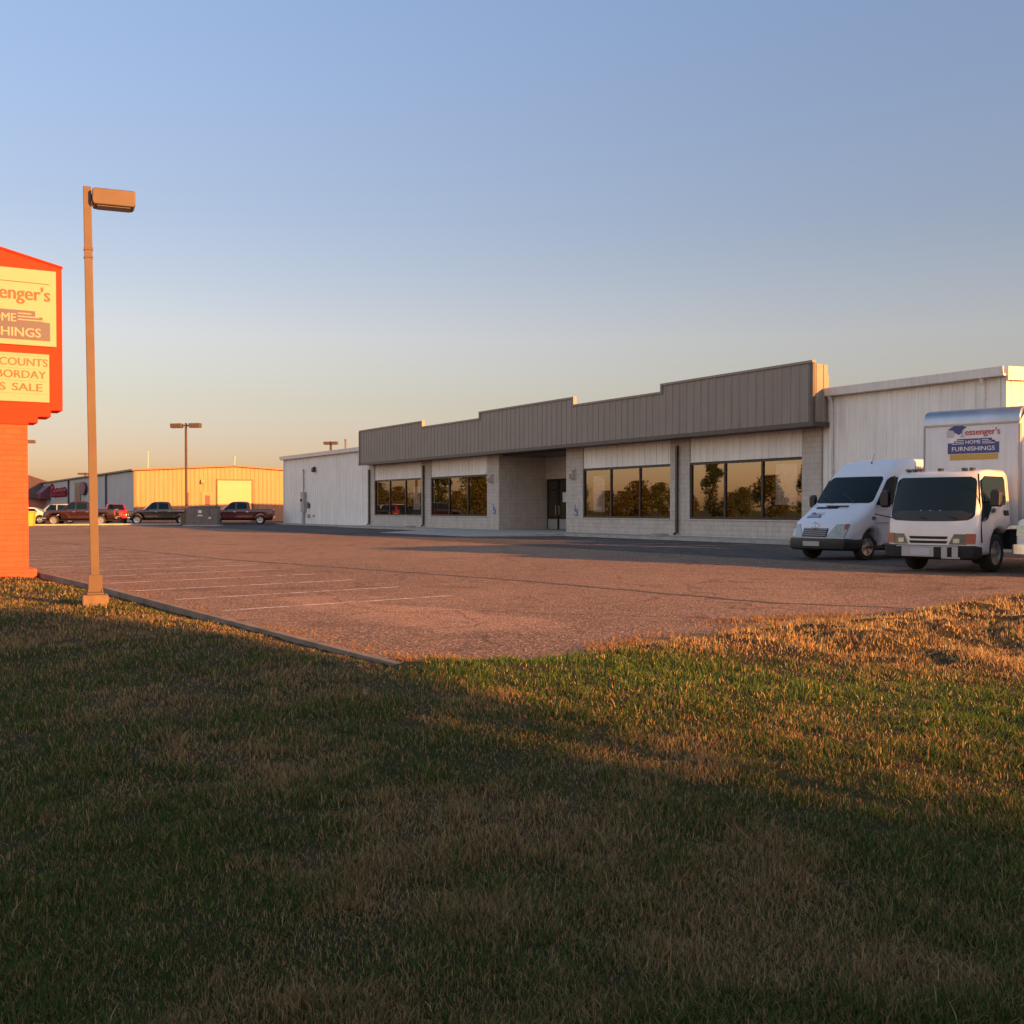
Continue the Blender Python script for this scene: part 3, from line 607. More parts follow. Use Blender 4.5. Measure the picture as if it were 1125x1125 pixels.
# entrance: two glazed doors at the back of the porch
for x0 in (-24.75, -23.53, -20.15, -19.0):
    w = 1.18 if x0 < -22 else 1.1; fr = MB(); v0, v1 = RD+.04, RD+.10
    fr.box((x0, v0, .13), (x0+.09, v1, 2.98)); fr.box((x0+w-.09, v0, .13), (x0+w, v1, 2.98)); fr.box((x0+.09, v0, 2.3), (x0+w-.09, v1, 2.42)); fr.box((x0+.09, v0, 2.9), (x0+w-.09, v1, 2.98)); fr.box((x0+.09, v0, .72), (x0+w-.09, v1, .80))
    d = fr.build('door', M['bronze'], st)
    k = MB(); k.box((x0+.09, v0+.01, .14), (x0+w-.09, v1-.01, .72)); k.build('kick_panel', M['grey_box'], d)
    g = MB()
    for z0, z1 in ((.80, 2.3), (2.42, 2.9)): g.add([(x0+.09, v0+.03, z0), (x0+w-.09, v0+.03, z0), (x0+w-.09, v0+.03, z1), (x0+.09, v0+.03, z1)], [(0, 1, 2, 3)])
    g.build('pane', M['pane'], d)
    h = MB(); hx = x0+(w-.16 if x0 in (-24.75, -20.15) else .16); h.tube((hx, v0-.06, .95), (hx, v0-.06, 1.5), .016, n=8); h.tube((hx, v0-.06, 1.0), (hx, v0+.01, 1.0), .012, n=8); h.tube((hx, v0-.06, 1.45), (hx, v0+.01, 1.45), .012, n=8); h.build('handle', M['chrome'], d)
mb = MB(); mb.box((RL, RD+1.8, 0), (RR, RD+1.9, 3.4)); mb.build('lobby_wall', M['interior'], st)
mb = MB(); mb.box((RL, D1-.02, HF-.06), (RR, RD+.02, HF+.0)); mb.build('porch_ceiling', M['brown_trim'], st)
# wall lamps either side of the porch
for u in (-25.6, -17.2):
    mb = MB(); mb.prism([(-.16, .26), (.16, .26), (.13, -.2), (-.13, -.2)], lambda a, z: (u+a, WV-.002, 3.0+z), lambda a, z: (u+a*.9, WV-.2, 3.0+z*.85)); mb.box((u-.2, WV-.03, 2.74), (u+.2, WV-.003, 3.3))
    wl = mb.build('wall_lamp', M['block'], st, bevel=.012)
    k = MB(); k.box((u-.09, WV-.23, 2.80), (u+.09, WV-.19, 3.05)); k.build('lamp_lens', M['lens_lamp'], wl)
# electric meter gear on the white end wall
mb = MB(); u0 = -56.6; mb.box((u0-.36, WV-.26, 1.05), (u0+.36, WV-.04, 2.62)); mb.box((u0-.39, WV-.29, 2.58), (u0+.39, WV-.04, 2.64)); mc = mb.build('meter_cabinet', M['grey_box'], st, bevel=.01)
mb = MB(); mb.tube((u0-.02, WV-.12, 2.6), (u0-.02, WV-.12, 4.35), .055, n=10); mb.tube((u0-.02, WV-.12, 4.35), (u0+.15, WV-.2, 4.46), .06, n=10)
for z in (3.1, 3.7, 4.2): mb.box((u0-.14, WV-.14, z), (u0+.1, WV-.04, z+.05))
mb.build('conduit', M['grey_box'], mc, smooth=40)
mb = MB(); mb.tube((u0, WV-.14, .05), (u0, WV-.14, 1.06), .12, n=10); mb.build('conduit', M['grey_box'], mc, smooth=40)
mb = MB(); mb.tube((u0-.12, WV-.36, 2.0), (u0-.12, WV-.25, 2.0), .1, n=14); mb.build('meter_dial', M['lens_dark'], mc, smooth=40)
for du, z, s, m in ((1.05, 1.55, .17, 'brown_trim'), (.75, 1.75, .11, 'grey_box'), (1.05, .72, .13, 'grey_box'), (2.2, .75, .07, 'grey_box')):
    mb = MB(); mb.box((u0+du-s, WV-.16, z-s*1.2), (u0+du+s, WV-.04, z+s*1.2)); mb.build('junction_box', M[m], st, bevel=.008)
mb = MB(); u1 = -54.2; mb.prism([(0, .18), (-.05, .3), (-.26, .16), (-.28, -.1), (-.2, -.16), (0, -.14)], lambda v, z: (u1-.15, WV-.03+v, 4.35+z), lambda v, z: (u1+.15, WV-.03+v, 4.35+z)); mb.build('flood_lamp', M['brown_trim'], st, bevel=.01)

# pavement along the front
mb = MB(); mb.box((-44.2, -1.15, -.1), (-.1, RD, .12)); o = mb.build('sidewalk', M['concrete']); o.location = (O[0], O[1], 0); o.rotation_euler = (0, 0, TH); struct(o)
mb = MB(); mb.box((-61.9, -.25, -.1), (-44.2, WV-.03, .10)); mb.box((-.1, -.25, -.1), (8.2, WV-.03, .10)); o = mb.build('foundation_strip', M['concrete']); o.location = (O[0], O[1], 0); o.rotation_euler = (0, 0, TH); struct(o)
mb = MB(); mb.add([(-28, -1.16, .125), (-15, -1.16, .125), (-16.5, -5.6, .012), (-26.5, -5.6, .012), (-28, -1.16, -.1), (-15, -1.16, -.1), (-16.5, -5.6, -.1), (-26.5, -5.6, -.1)],
                  [(0, 1, 2, 3), (3, 2, 6, 7), (0, 3, 7, 4), (1, 5, 6, 2), (0, 4, 5, 1)]); o = mb.build('entrance_ramp', M['concrete']); o.location = (O[0], O[1], 0); o.rotation_euler = (0, 0, TH); struct(o)

# splash blocks in front of the downspouts
for u, lab in ((-34.4, 'small pale splash block at the downspout between the two left windows'), (-8.9, 'small pale splash block at the downspout between the two right windows')):
    mb = MB(); mb.prism([(-.18, 0), (.18, 0), (.18, .09), (.12, .09), (.1, .03), (-.1, .03), (-.12, .09), (-.18, .09)], lambda a, z: (a, -.35, z), lambda a, z: (a*1.25, .35, z))
    o = mb.build('splash_block', M['concrete']); p = site(u, -.15 if u < 0 else 0); o.location = (p[0], p[1], .121); o.rotation_euler = (0, 0, TH); tag(o, lab, 'splash block')

# posters, notice and accessible-parking signs
def at_store(o, u, v, z): p = site(u, v); o.location = (p[0], p[1], z); o.rotation_euler = (0, 0, TH)
def poster(u, z, w, h, v, lab, m='paper'):
    mb = MB(); mb.box((-w/2, -.004, -h/2), (w/2, .004, h/2))
    if m == 'paper':
        mb.k = 1
        for i, (a, b, c, d) in enumerate(((-.36, .28, .36, .44), (-.3, .02, .1, .22), (-.4, -.26, .4, -.06), (-.34, -.46, .3, -.4))): mb.box((a*w, -.008, b*h), (c*w, -.0042, d*h))
    o = mb.build('poster' if m == 'paper' else 'notice', [M[m], M['logo_silver']]); at_store(o, u, v, z); return tag(o, lab, 'poster' if m == 'paper' else 'notice')
poster(-15.15, 2.02, .95, 1.75, WV+.125, 'tall white and grey poster in the window just right of the porch')
poster(-2.45, 2.25, 1.15, 1.6, WV+.125, 'arched pale poster in the window nearest the white van')
poster(-35.8, 2.0, 1.0, 1.5, WV+.125, 'dim white poster in the leftmost store window')
poster(-22.9, 1.95, .42, .55, RD+.055, 'white paper notice taped to the glass entrance door', 'notice')
def access_sign(u, z, lab):
    t = MB(); t.box((-.2, -.006, -.32), (.2, .006, .32)); o = t.build('accessible_sign', M['block']); at_store(o, u, WV-.008, z); tag(o, lab, 'sign')
    s = MB(); f = lambda a, b, y=-.012: (a, y, b); n = 14                       # the wheelchair figure
    ring = []
    for i in range(n+1):
        t_ = R(200+i*(250/n)); ring.append((.02+.15*cos(t_), -.10+.15*sin(t_)))
    for (a, b), (c, d) in zip(ring[:-1], ring[1:]): s.tube(f(a, b), f(c, d), .022, n=6)
    for (a, b), (c, d) in (((-.05, .18), (-.02, -.06)), ((-.02, -.06), (.12, -.07)), ((.12, -.07), (.18, -.24)), ((-.03, .08), (.1, .07))): s.tube(f(a, b), f(c, d), .026, n=6)
    s.lathe([(0, -.012), (.048, -.012), (.048, .0), (0, 0)], lambda a, c, d: (-.055+c, -.008+a, .25+d), n=14); s.build('wheelchair_symbol', M['blue_sign'], o)
access_sign(-25.35, 1.28, 'blue wheelchair symbol on the pier left of the porch')
access_sign(-17.0, 1.22, 'blue wheelchair symbol on the pier right of the porch')

# ------------------------------------------------------------------ the shop's mark, drawn on any flat place
MARK = ['logo_blue', 'logo_red', 'logo_gold', 'logo_silver', 'logo_white']
def mark(mb, f, w, full=True, gold=True):
    """f(a, b, out): a runs right, b up, both in mark widths times w"""
    F_ = lambda a, b, c=0: f(a*w, b*w, c)
    def poly(k, pts, c0=.0, c1=.004): mb.k = k; mb.prism(pts, lambda a, b: F_(a, b, c0), lambda a, b: F_(a, b, c1))
    poly(3, [(-.50, .12), (-.36, .12), (-.36, .24), (-.44, .25), (-.5, .22)])                                   # silver bundle
    poly(0, [(-.48, .25), (-.30, .335), (-.12, .28), (-.27, .20)], .004, .008)                                   # mortarboard
    poly(0, [(-.37, .245), (-.27, .205), (-.19, .25), (-.19, .20), (-.27, .155), (-.36, .20)], .003, .0065)
    poly(3, [(-.22, .125), (-.19, .125), (-.19, .235), (-.20, .235)], .008, .010); poly(3, [(-.25, .12), (-.15, .12), (-.16, .135), (-.24, .135)], .008, .010)
    poly(3, [(-.13, .300), (.5, .315), (.5, .322), (-.13, .307)])
    mb.k = 1; add_text(mb, lambda a, b, c: F_(a, b, .003+c*.3), "essenger's", .175, .145, .15, width=.64, bold=.004)
    pl = [(-.48, -.16), (.48, -.16), (.48, .02), (.41, .02), (.41, .05), (.35, .05), (.35, .085), (-.30, .085), (-.30, .05), (-.36, .05), (-.36, .02), (-.48, .02)]
    poly(0, pl)
    mb.k = 4
    add_text(mb, lambda a, b, c: F_(a, b, .006+c*.3), 'HOME', 0, .0, .085, width=.28); add_text(mb, lambda a, b, c: F_(a, b, .006+c*.3), 'FURNISHINGS', 0, -.115, .10, width=.8)
    for s in (-1, 1):
        for i, (a0, a1) in enumerate(((.17, .29), (.17, .34), (.17, .40))): poly(4, [(s*a0, .055-i*.028), (s*a1, .055-i*.028), (s*a1, .064-i*.028), (s*a0, .064-i*.028)], .004, .007)
    if gold: poly(2, [(-.44, -.265), (.46, -.265), (.46, -.17), (-.44, -.17)])
    mb.k = 0

# ------------------------------------------------------------------ pylon sign
SB = np.array([-9.23, 21.03])
sg = thing('pylon_sign', 'bright red brick pylon sign with cream panels at the left edge', 'sign', (SB[0], SB[1], 0), TH+pi/2)
# sign frame: x runs right along the face, -y looks at the road, centre line at x=-.82
cx_ = -.45; hw = 1.07
mb = MB(); out = [(0, 3.05)]
rt = [(.46, 2.88), (.46, 2.92), (.63, 2.92), (.63, 3.04), (.86, 3.04), (.86, 3.17), (hw, 3.17), (hw, 5.89), (0, 6.14)]
poly = [(cx_+a, z) for a, z in rt]+[(cx_-a, z) for a, z in reversed(rt[:-1])]
mb.prism(poly, lambda a, z: (a, -.22, z), lambda a, z: (a, .45, z)); cab = mb.build('cabinet', M['sign_red'], sg, bevel=.012)
mb = MB()
mb.prism([(cx_-hw-.012, 5.88), (cx_, 6.135), (cx_+hw+.012, 5.88), (cx_+hw+.012, 5.912), (cx_, 6.17), (cx_-hw-.012, 5.912)], lambda a, z: (a, -.25, z), lambda a, z: (a, .48, z)); mb.build('roof_cap', M['sign_red'], sg)
mb = MB(); mb.box((cx_-.45, -.20, .0), (cx_+.45, .43, 2.885)); mb.build('brick_pier', M['sign_brick'], sg)
mb = MB(); mb.box((cx_-.58, -.34, -.15), (cx_+.58, .57, .17)); mb.build('plinth', M['sign_brick'], sg, bevel=.02)
mb = MB(); pr = cx_+.96; plft = cx_-.96
mb.box((plft, -.26, 4.37), (pr, -.22, 5.80)); fp = mb.build('name_panel', M['sign_face'], sg, bevel=.006)
fl = MB(); f = lambda a, b, c=0: (a, -.261-c, b)
def lp(k, pts, c=.004): fl.k = k; fl.prism(pts, lambda a, b: f(a, b, 0), lambda a, b: f(a, b, c))
lp(0, [(plft+.45, 5.545), (pr-.12, 5.535), (pr-.12, 5.548), (plft+.45, 5.558)])
fl.k = 0; add_text(fl, lambda a, b, c: f(a, b, .003+c*.5), "Messenger's", pr-.10, 5.22, .36, 'RIGHT', width=1.50, bold=.010)
step = [(plft+.11, 4.47), (pr-.11, 4.47), (pr-.11, 4.82), (pr-.24, 4.82), (pr-.24, 4.91), (pr-.37, 4.91), (pr-.37, 5.02), (plft+.37, 5.02), (plft+.37, 4.91), (plft+.24, 4.91), (plft+.24, 4.82), (plft+.11, 4.82)]
lp(1, step)
fl.k = 2; add_text(fl, lambda a, b, c: f(a, b, .006+c*.5), 'HOME', cx_+.43, 4.80, .22, 'CENTER', width=.68) if False else None
fl.k = 2; add_text(fl, lambda a, b, c: f(a, b, .006+c*.5), 'HOME', pr-.70, 4.80, .215, 'RIGHT', width=.56, bold=.003)
add_text(fl, lambda a, b, c: f(a, b, .006+c*.5), 'FURNISHINGS', pr-.27, 4.53, .235, 'RIGHT', width=1.46, bold=.003)
for i, a1 in enumerate((.44, .31, .17)): lp(2, [(pr-.67, 4.95-i*.058), (pr-a1, 4.95-i*.058), (pr-a1, 4.968-i*.058), (pr-.67, 4.968-i*.058)], .008)
fl.build('lettering', [M['sign_text_red'], M['sign_mauve'], M['sign_face']], fp)
mb = MB(); br_ = cx_+.83; bl_ = cx_-.83; mb.box((bl_, -.26, 3.31), (br_, -.22, 4.22)); bp_ = mb.build('message_board', M['sign_face'], sg, bevel=.006)
ml = MB(); f2 = lambda a, b, c=0: (a, -.261-c, b)
for z, s, x, w_ in ((3.985, 'DISCOUNTS', br_-.025, 1.13), (3.755, 'LABORDAY', br_-.06, 1.10), (3.515, 'SALE', br_-.12, .52), (3.515, 'S', br_-.755, .10)):
    ml = MB(); add_text(ml, lambda a, b, c: f2(a, b, c), s, x, z, .205, 'RIGHT', width=w_, bold=.005); ml.build('board_letters', M['letter_brown'], bp_)
for z in (3.47, 3.71, 3.94, 4.18): mb = MB(); mb.box((bl_+.03, -.268, z-.005), (br_-.03, -.2605, z+.003)); mb.build('letter_rail', M['sign_face'], bp_)

# ------------------------------------------------------------------ lamp posts
def lamp_post(loc, h, lab, heads=1, rz=0., w=.13, base=(.5, .5, .18), lean=0., group=None, head=(.62, .30, .22), zoff=0., gap=.02):
    t = thing('lamp_post', lab, 'lamp post', (*loc, 0), rz, group)
    mb = MB(); mb.box((-base[0]/2, -base[1]/2, -.25), (base[0]/2, base[1]/2, base[2])); mb.build('footing', M['footing'], t, bevel=.02)
    k = h*math.tan(lean); mb = MB(); b = w/2
    mb.add([(s*b, q*b, base[2]) for s, q in ((-1, -1), (1, -1), (1, 1), (-1, 1))]+[(s*b*.92-k, q*b*.92, h) for s, q in ((-1, -1), (1, -1), (1, 1), (-1, 1))], [(0, 3, 2, 1), (4, 5, 6, 7), (0, 1, 5, 4), (1, 2, 6, 5), (2, 3, 7, 6), (3, 0, 4, 7)])
    mb.box((-b*1.9, -b*1.9, base[2]), (b*1.9, b*1.9, base[2]+.03))
    for s in (-1, 1):
        for q in (-1, 1): mb.tube((s*b*1.55, q*b*1.55, base[2]+.03), (s*b*1.55, q*b*1.55, base[2]+.075), .014, n=8)
    z = base[2]+(h-base[2])*.845; kk = z*math.tan(lean)
    if heads == 1: mb.box((-b*1.06-kk, -b*1.06, z), (b*1.06-kk, b*1.06, z+.035)); mb.box((-b*1.06-kk, -b*1.06, z-.10), (b*1.06-kk, b*1.06, z-.08))
    mb.box((-b*1.6, -b*1.6, base[2]+.031), (b*1.6, b*1.6, base[2]+.26))
    mb.build('pole', M['lamp_bronze'], t, bevel=.006)
    for s in ([1] if heads == 1 else [1, -1]):
        L, W, H = head; x0 = s*(b+gap)-k; x1 = x0+s*L; zt = h-.03+zoff
        mb = MB(); pts = [(x0, zt-H*.08), (x0+s*.03, zt), (x1-s*.01, zt), (x1, zt-.02), (x1, zt-H*.86), (x1-s*.03, zt-H), (x0+s*.02, zt-H), (x0, zt-H*.8)]
        mb.prism(pts, lambda a, z: (a, -W/2, z), lambda a, z: (a, W/2, z)); mb.box((min(x0, x0-s*gap*1.3), -.04, zt-H*.65), (max(x0, x0-s*gap*1.3), .04, zt-H*.3)); hd = mb.build('lamp_head', M['lamp_bronze'], t, bevel=.012)
        mb = MB(); mb.box((min(x0, x1)+.06, -W/2+.035, zt-H-.012), (max(x0, x1)-.06, W/2-.035, zt-H+.002)); mb.build('lamp_lens', M['lens_lamp'], hd)
    return t
lamp_post((-5.46, 14.46), 5.48, 'tall bronze lamp post with one box head beside the lot kerb', 1, R(22), .108, (.32, .32, .18), R(.7), head=(.53, .30, .21), gap=.004)
lamp_post((-24.9, 84.5), 7.85, 'twin headed bronze lamp post rising from a fat concrete footing by the dark pickup', 2, R(-12), .15, (.66, .66, .95), group=None, head=(.9, .42, .34), gap=.24)
lamp_post((-45.7, 104), 7.8, 'thin dark lamp post half hidden behind the red sign', 2, R(10), .2, (.6, .6, .5), head=(.7, .4, .3))
lamp_post((-78.0, 202), 7.9, 'far twin headed lamp post above the warehouse roof line', 2, R(0), .24, (.6, .6, .6), head=(1.05, .5, .35), gap=.1)
p = site(-59.0, 30.5); lamp_post((-22.6, 138.), 9.7, 'lamp head standing up behind the white end of the store roof', 2, R(-15), .26, (.6, .6, .6), head=(.75, .5, .36))

# ------------------------------------------------------------------ warehouse beyond the yard
WO = np.array([-36.9, 108.])
wh = thing('warehouse', 'long low metal warehouse with a sunlit cream gable and grey shaded side', 'warehouse', (WO[0], WO[1], 0), TH); wh.scale = (1.08, 1.08, 1.08)
WD, WL, WE = 18.2, 66., 4.6; mw = WD/2
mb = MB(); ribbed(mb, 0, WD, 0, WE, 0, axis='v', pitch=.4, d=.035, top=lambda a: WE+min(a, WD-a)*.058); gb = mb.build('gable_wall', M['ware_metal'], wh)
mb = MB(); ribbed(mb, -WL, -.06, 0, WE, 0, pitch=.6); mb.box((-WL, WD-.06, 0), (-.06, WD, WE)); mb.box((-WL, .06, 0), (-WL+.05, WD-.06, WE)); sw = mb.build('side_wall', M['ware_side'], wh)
mb = MB(); zr = WE+.06+mw*.058
for a, b, z0, z1 in ((-.25, mw, WE+.045, zr), (mw, WD+.25, zr, WE+.045)): mb.add([(-WL-.2, a, z0), (.2, a, z0), (.2, b, z1), (-WL-.2, b, z1), (-WL-.2, a, z0+.16), (.2, a, z0+.16), (.2, b, z1+.16), (-WL-.2, b, z1+.16)], [(0, 3, 2, 1), (4, 5, 6, 7), (0, 1, 5, 4), (1, 2, 6, 5), (2, 3, 7, 6), (3, 0, 4, 7)])
rf = mb.build('roof', M['lamp_bronze'], wh)
for u, v, h in ((-.8, mw+.3, .75), (-13, 4, 1.9)):
    mb = MB(); zb = WE+.2+min(v, WD-v)*.058; mb.tube((u, v, zb), (u, v, zb+h), .06, n=8); mb.tube((u, v, zb+h), (u, v, zb+h+.12), .12, .1, n=8); mb.build('vent_pipe', M['ware_side'], rf)
mb = MB(); mb.box((-.02, -.07, 0), (.05, .1, WE)); mb.build('corner_trim', M['lamp_bronze'], wh)
mb = MB(); mb.box((.04, 7.55, 0), (.07, 10.8, 3.88))
for i in range(1, 6): mb.box((.07, 7.56, i*.65-.012), (.078, 10.79, i*.65+.012))
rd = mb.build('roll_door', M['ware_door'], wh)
mb = MB(); mb.box((.04, 7.42, 0), (.12, 7.55, 4.02)); mb.box((.04, 10.8, 0), (.14, 10.96, 4.02)); mb.box((.04, 7.55, 3.88), (.13, 10.8, 4.02)); mb.build('door_frame', M['lamp_bronze'], rd)
mb = MB(); mb.box((.04, 6.02, 0), (.08, 7.06, 2.78)); dr = mb.build('door', M['ware_metal'], wh)
mb = MB(); mb.box((.08, 6.36, 1.55), (.095, 6.80, 2.45)); mb.build('door_window', M['maroon_sign'], dr)
mb = MB(); mb.box((.08, 6.95, 1.1), (.14, 7.0, 1.2)); mb.build('handle', M['chrome'], dr)
mb = MB(); mb.prism([(0, .2), (.14, .16), (.3, -.05), (.24, -.2), (0, -.2)], lambda a, z: (.05+a, 5.95, 3.75+z), lambda a, z: (.05+a, 6.3, 3.75+z)); mb.build('wall_lamp', M['ware_door'], wh)
for u in (-13.1, -37.): mb = MB(); mb.box((u-.14, -.2, .1), (u+.14, -.04, WE)); mb.build('downspout', M['brown_trim'], wh)
mb = MB(); mb.box((-32.5, -.1, 1.0), (-28.5, -.04, 4.2)); mb.build('doorway', M['bronze'], wh)
# lettering and signs on the side wall
mb = MB(); rr_ = random.Random(3); u = -50.3
f = lambda a, z: (a, -.16, z)
for ch in range(6):
    h = (1.55 if ch == 0 else rr_.uniform(.75, 1.05)); pts = [(u+1.3*x, 2.75+h*y) for x, y in ((0, .1), (.15, .9), (.4, 1.), (.3, .2), (.6, .05), (.9, .8), (1.2, .6), (1.0, .1))]
    for a, b in zip(pts[:-1], pts[1:]): mb.tube(f(*a), f(*b), .2, n=6)
    u += 2.05
o = mb.build('sign_lettering', M['red_letters']); o.location = (WO[0], WO[1], 0); o.rotation_euler = (0, 0, TH); o.scale = (1.08, 1.08, 1.08); tag(o, 'dark red script lettering across the grey warehouse side', 'sign')
mb = MB(); mb.box((-67, -1.3, 2.5), (-52.3, -.06, 3.2)); mb.prism([(-1.3, 3.2), (-.06, 3.2), (-.06, 4.3)], lambda a, z: (-67, a, z), lambda a, z: (-52.3, a, z)); o = mb.build('awning', M['maroon_sign']); o.location = (WO[0], WO[1], 0); o.rotation_euler = (0, 0, TH); o.scale = (1.08, 1.08, 1.08); tag(o, 'maroon awning at the far left end of the warehouse', 'awning')
mb = MB(); mb.lathe([(0, -.1), (1.0, -.1), (1.05, 0), (1.0, .1), (0, .1)], lambda a, c, d: (-25.9+c*1.8, -.25+a, 3.45+d*.72), n=24); o = mb.build('wall_sign', M['maroon_sign'], smooth=40); o.location = (WO[0], WO[1], 0); o.rotation_euler = (0, 0, TH); o.scale = (1.08, 1.08, 1.08); tag(o, 'dark red oval sign on the grey warehouse wall behind the lamp post', 'sign')

# brown-roofed building at the far left
fb = thing('brown_roofed_building', 'distant building with a brown hipped roof at the far left', 'building', (-74, 168, 0), TH)
mb = MB(); mb.box((-9, -8, 0), (9, 8, 2.9)); mb.build('wall', M['sign_face'], fb)
mb = MB(); mb.add([(-10, -9, 2.8), (10, -9, 2.8), (10, 9, 2.8), (-10, 9, 2.8), (-3, 0, 6.4), (3, 0, 6.4)], [(0, 1, 5, 4), (1, 2, 5), (2, 3, 4, 5), (3, 0, 4), (0, 3, 2, 1)]); mb.build('roof', M['brown_roof'], fb)
for x in (-5, 0, 5): mb = MB(); mb.box((x-1, -8.06, .9), (x+1, -8.0, 2.2)); mb.build('window', M['dkglass'], fb)

# grey cabinet between the two pickups
t = thing('utility_cabinet', 'dark grey steel cabinet with a white sticker between the two pickups', 'cabinet', (-23.35, 83.6, 0), R(6))
mb = MB(); mb.box((-1.15, -.7, -.1), (1.15, .7, 1.42)); mb.box((-1.2, -.75, 1.42), (1.2, .75, 1.5))
for x in (-.55, .0, .55): mb.box((x-.012, -.715, .05), (x+.012, -.70, 1.38))
c = mb.build('housing', mat('dark_grey_steel', (.13, .115, .105), .5, var=.12, scale=3), t, bevel=.02)
for b_ in ((-.26, .98, .0, 1.2), (-.3, .74, .06, .84), (.5, .55, .68, .68)): mb = MB(); mb.box((b_[0], -.722, b_[1]), (b_[2], -.716, b_[3])); mb.build('sticker', M['notice'], t)
mb = MB(); mb.box((-1.35, -.95, -.1), (1.35, .95, .09)); mb.build('pad', M['concrete'], t)

# ------------------------------------------------------------------ vehicles (x forward, y to the vehicle's left, z up; x = 0 at the front bumper)
def arch(x, r, zb, n=10, up=1.0):
    """points over a wheel opening, running from rear to front along the sill at height zb (wheel centre height = r0)"""
    return [(x-r*cos(pi*i/n), zb+r*up*sin(pi*i/n)) for i in range(n+1)]
def slab(prof, w, r, wf, dx, inner=6):
    """body: the side outline swept across the width, with rounded shoulders, tumblehome wf(x,z) and plan curve dx(x,z,t)"""
    n = len(prof); P = np.array(prof); nx_ = np.roll(P, -1, 0)-P; L = np.linalg.norm(nx_, axis=1)[:, None]; nx_ /= np.maximum(L, 1e-9)
    area = .5*np.sum(P[:, 0]*np.roll(P[:, 1], -1)-np.roll(P[:, 0], -1)*P[:, 1]); s = 1 if area > 0 else -1
    nrm = np.stack([-nx_[:, 1], nx_[:, 0]], 1)*s; pn = nrm+np.roll(nrm, 1, 0); pn /= np.maximum(np.linalg.norm(pn, axis=1)[:, None], .45); pn /= np.maximum(np.linalg.norm(pn, axis=1)[:, None], 1)
    sl = [(w-r+r*sin(R(a)), r*(1-cos(R(a)))) for a in (90, 66, 42, 20)]; sl = [(-y, i) for y, i in sl]+[(y, 0.) for y in np.linspace(-(w-r), w-r, inner+1)]+[(y, i) for y, i in reversed(sl)]
    vs = []; fs = []
    for y, ins in sl:
        for x, z in P+pn*ins:
            t = y/w; vs.append((x+dx(x, z, t), y*wf(x, z), z))
    m = len(sl)
    for j in range(m-1):
        for i in range(n): k = (i+1) % n; fs.append((j*n+i, j*n+k, (j+1)*n+k, (j+1)*n+i))
    fs += [tuple(range(n)), tuple(range((m-1)*n, m*n))[::-1]]
    return vs, fs
def surf_patch(mb, a, b, y0, y1, wf, dx, w, off=.006, ny=8, nz=5, y0b=None, y1b=None, thick=.02, zc=None, rnd=0.):
    """a pane lying on the swept surface between side points a (low) and b (high)"""
    a = np.array(a, float); b = np.array(b, float); d = b-a; nn = np.array([d[1], -d[0]])/np.linalg.norm(d)
    if nn[0] < 0 and abs(nn[0]) > .2: nn = -nn
    vs = []
    for lay in (off, off-thick):
        for i in range(nz+1):
            t = i/nz; p = a+d*t+nn*lay; ya = y0+((y0b if y0b is not None else y0)-y0)*t; yb = y1+((y1b if y1b is not None else y1)-y1)*t
            q = max(0, 1-t/.14, 1-(1-t)/.14) if rnd else 0; sh_ = rnd*(1-math.sqrt(max(0, 1-q*q))); ya += sh_; yb -= sh_
            for j in range(ny+1):
                y = ya+(yb-ya)*j/ny; zz = p[1]+(zc(t, (y/w)) if zc else 0); vs.append((p[0]+dx(p[0], p[1], y/w), y*wf(p[0], p[1]), zz))
    K = (nz+1)*(ny+1); g = lambda l, i, j: l*K+i*(ny+1)+j; fs = []
    for i in range(nz):
        for j in range(ny): fs += [(g(0, i, j), g(0, i, j+1), g(0, i+1, j+1), g(0, i+1, j)), (g(1, i, j), g(1, i+1, j), g(1, i+1, j+1), g(1, i, j+1))]
    for i in range(nz): fs += [(g(0, i, 0), g(0, i+1, 0), g(1, i+1, 0), g(1, i, 0)), (g(0, i, ny), g(1, i, ny), g(1, i+1, ny), g(0, i+1, ny))]
    for j in range(ny): fs += [(g(0, 0, j), g(1, 0, j), g(1, 0, j+1), g(0, 0, j+1)), (g(0, nz, j), g(0, nz, j+1), g(1, nz, j+1), g(1, nz, j))]
    mb.add(vs, fs)
def side_patch(mb, poly, s, w, wf, out=.008, thick=.03):
    """a pane or panel on the side s (+1 left, -1 right), outline in (x, z)"""
    mb.prism(poly, lambda x, z: (x, s*(w*wf(x, z)+out), z), lambda x, z: (x, s*(w*wf(x, z)+out-thick), z))
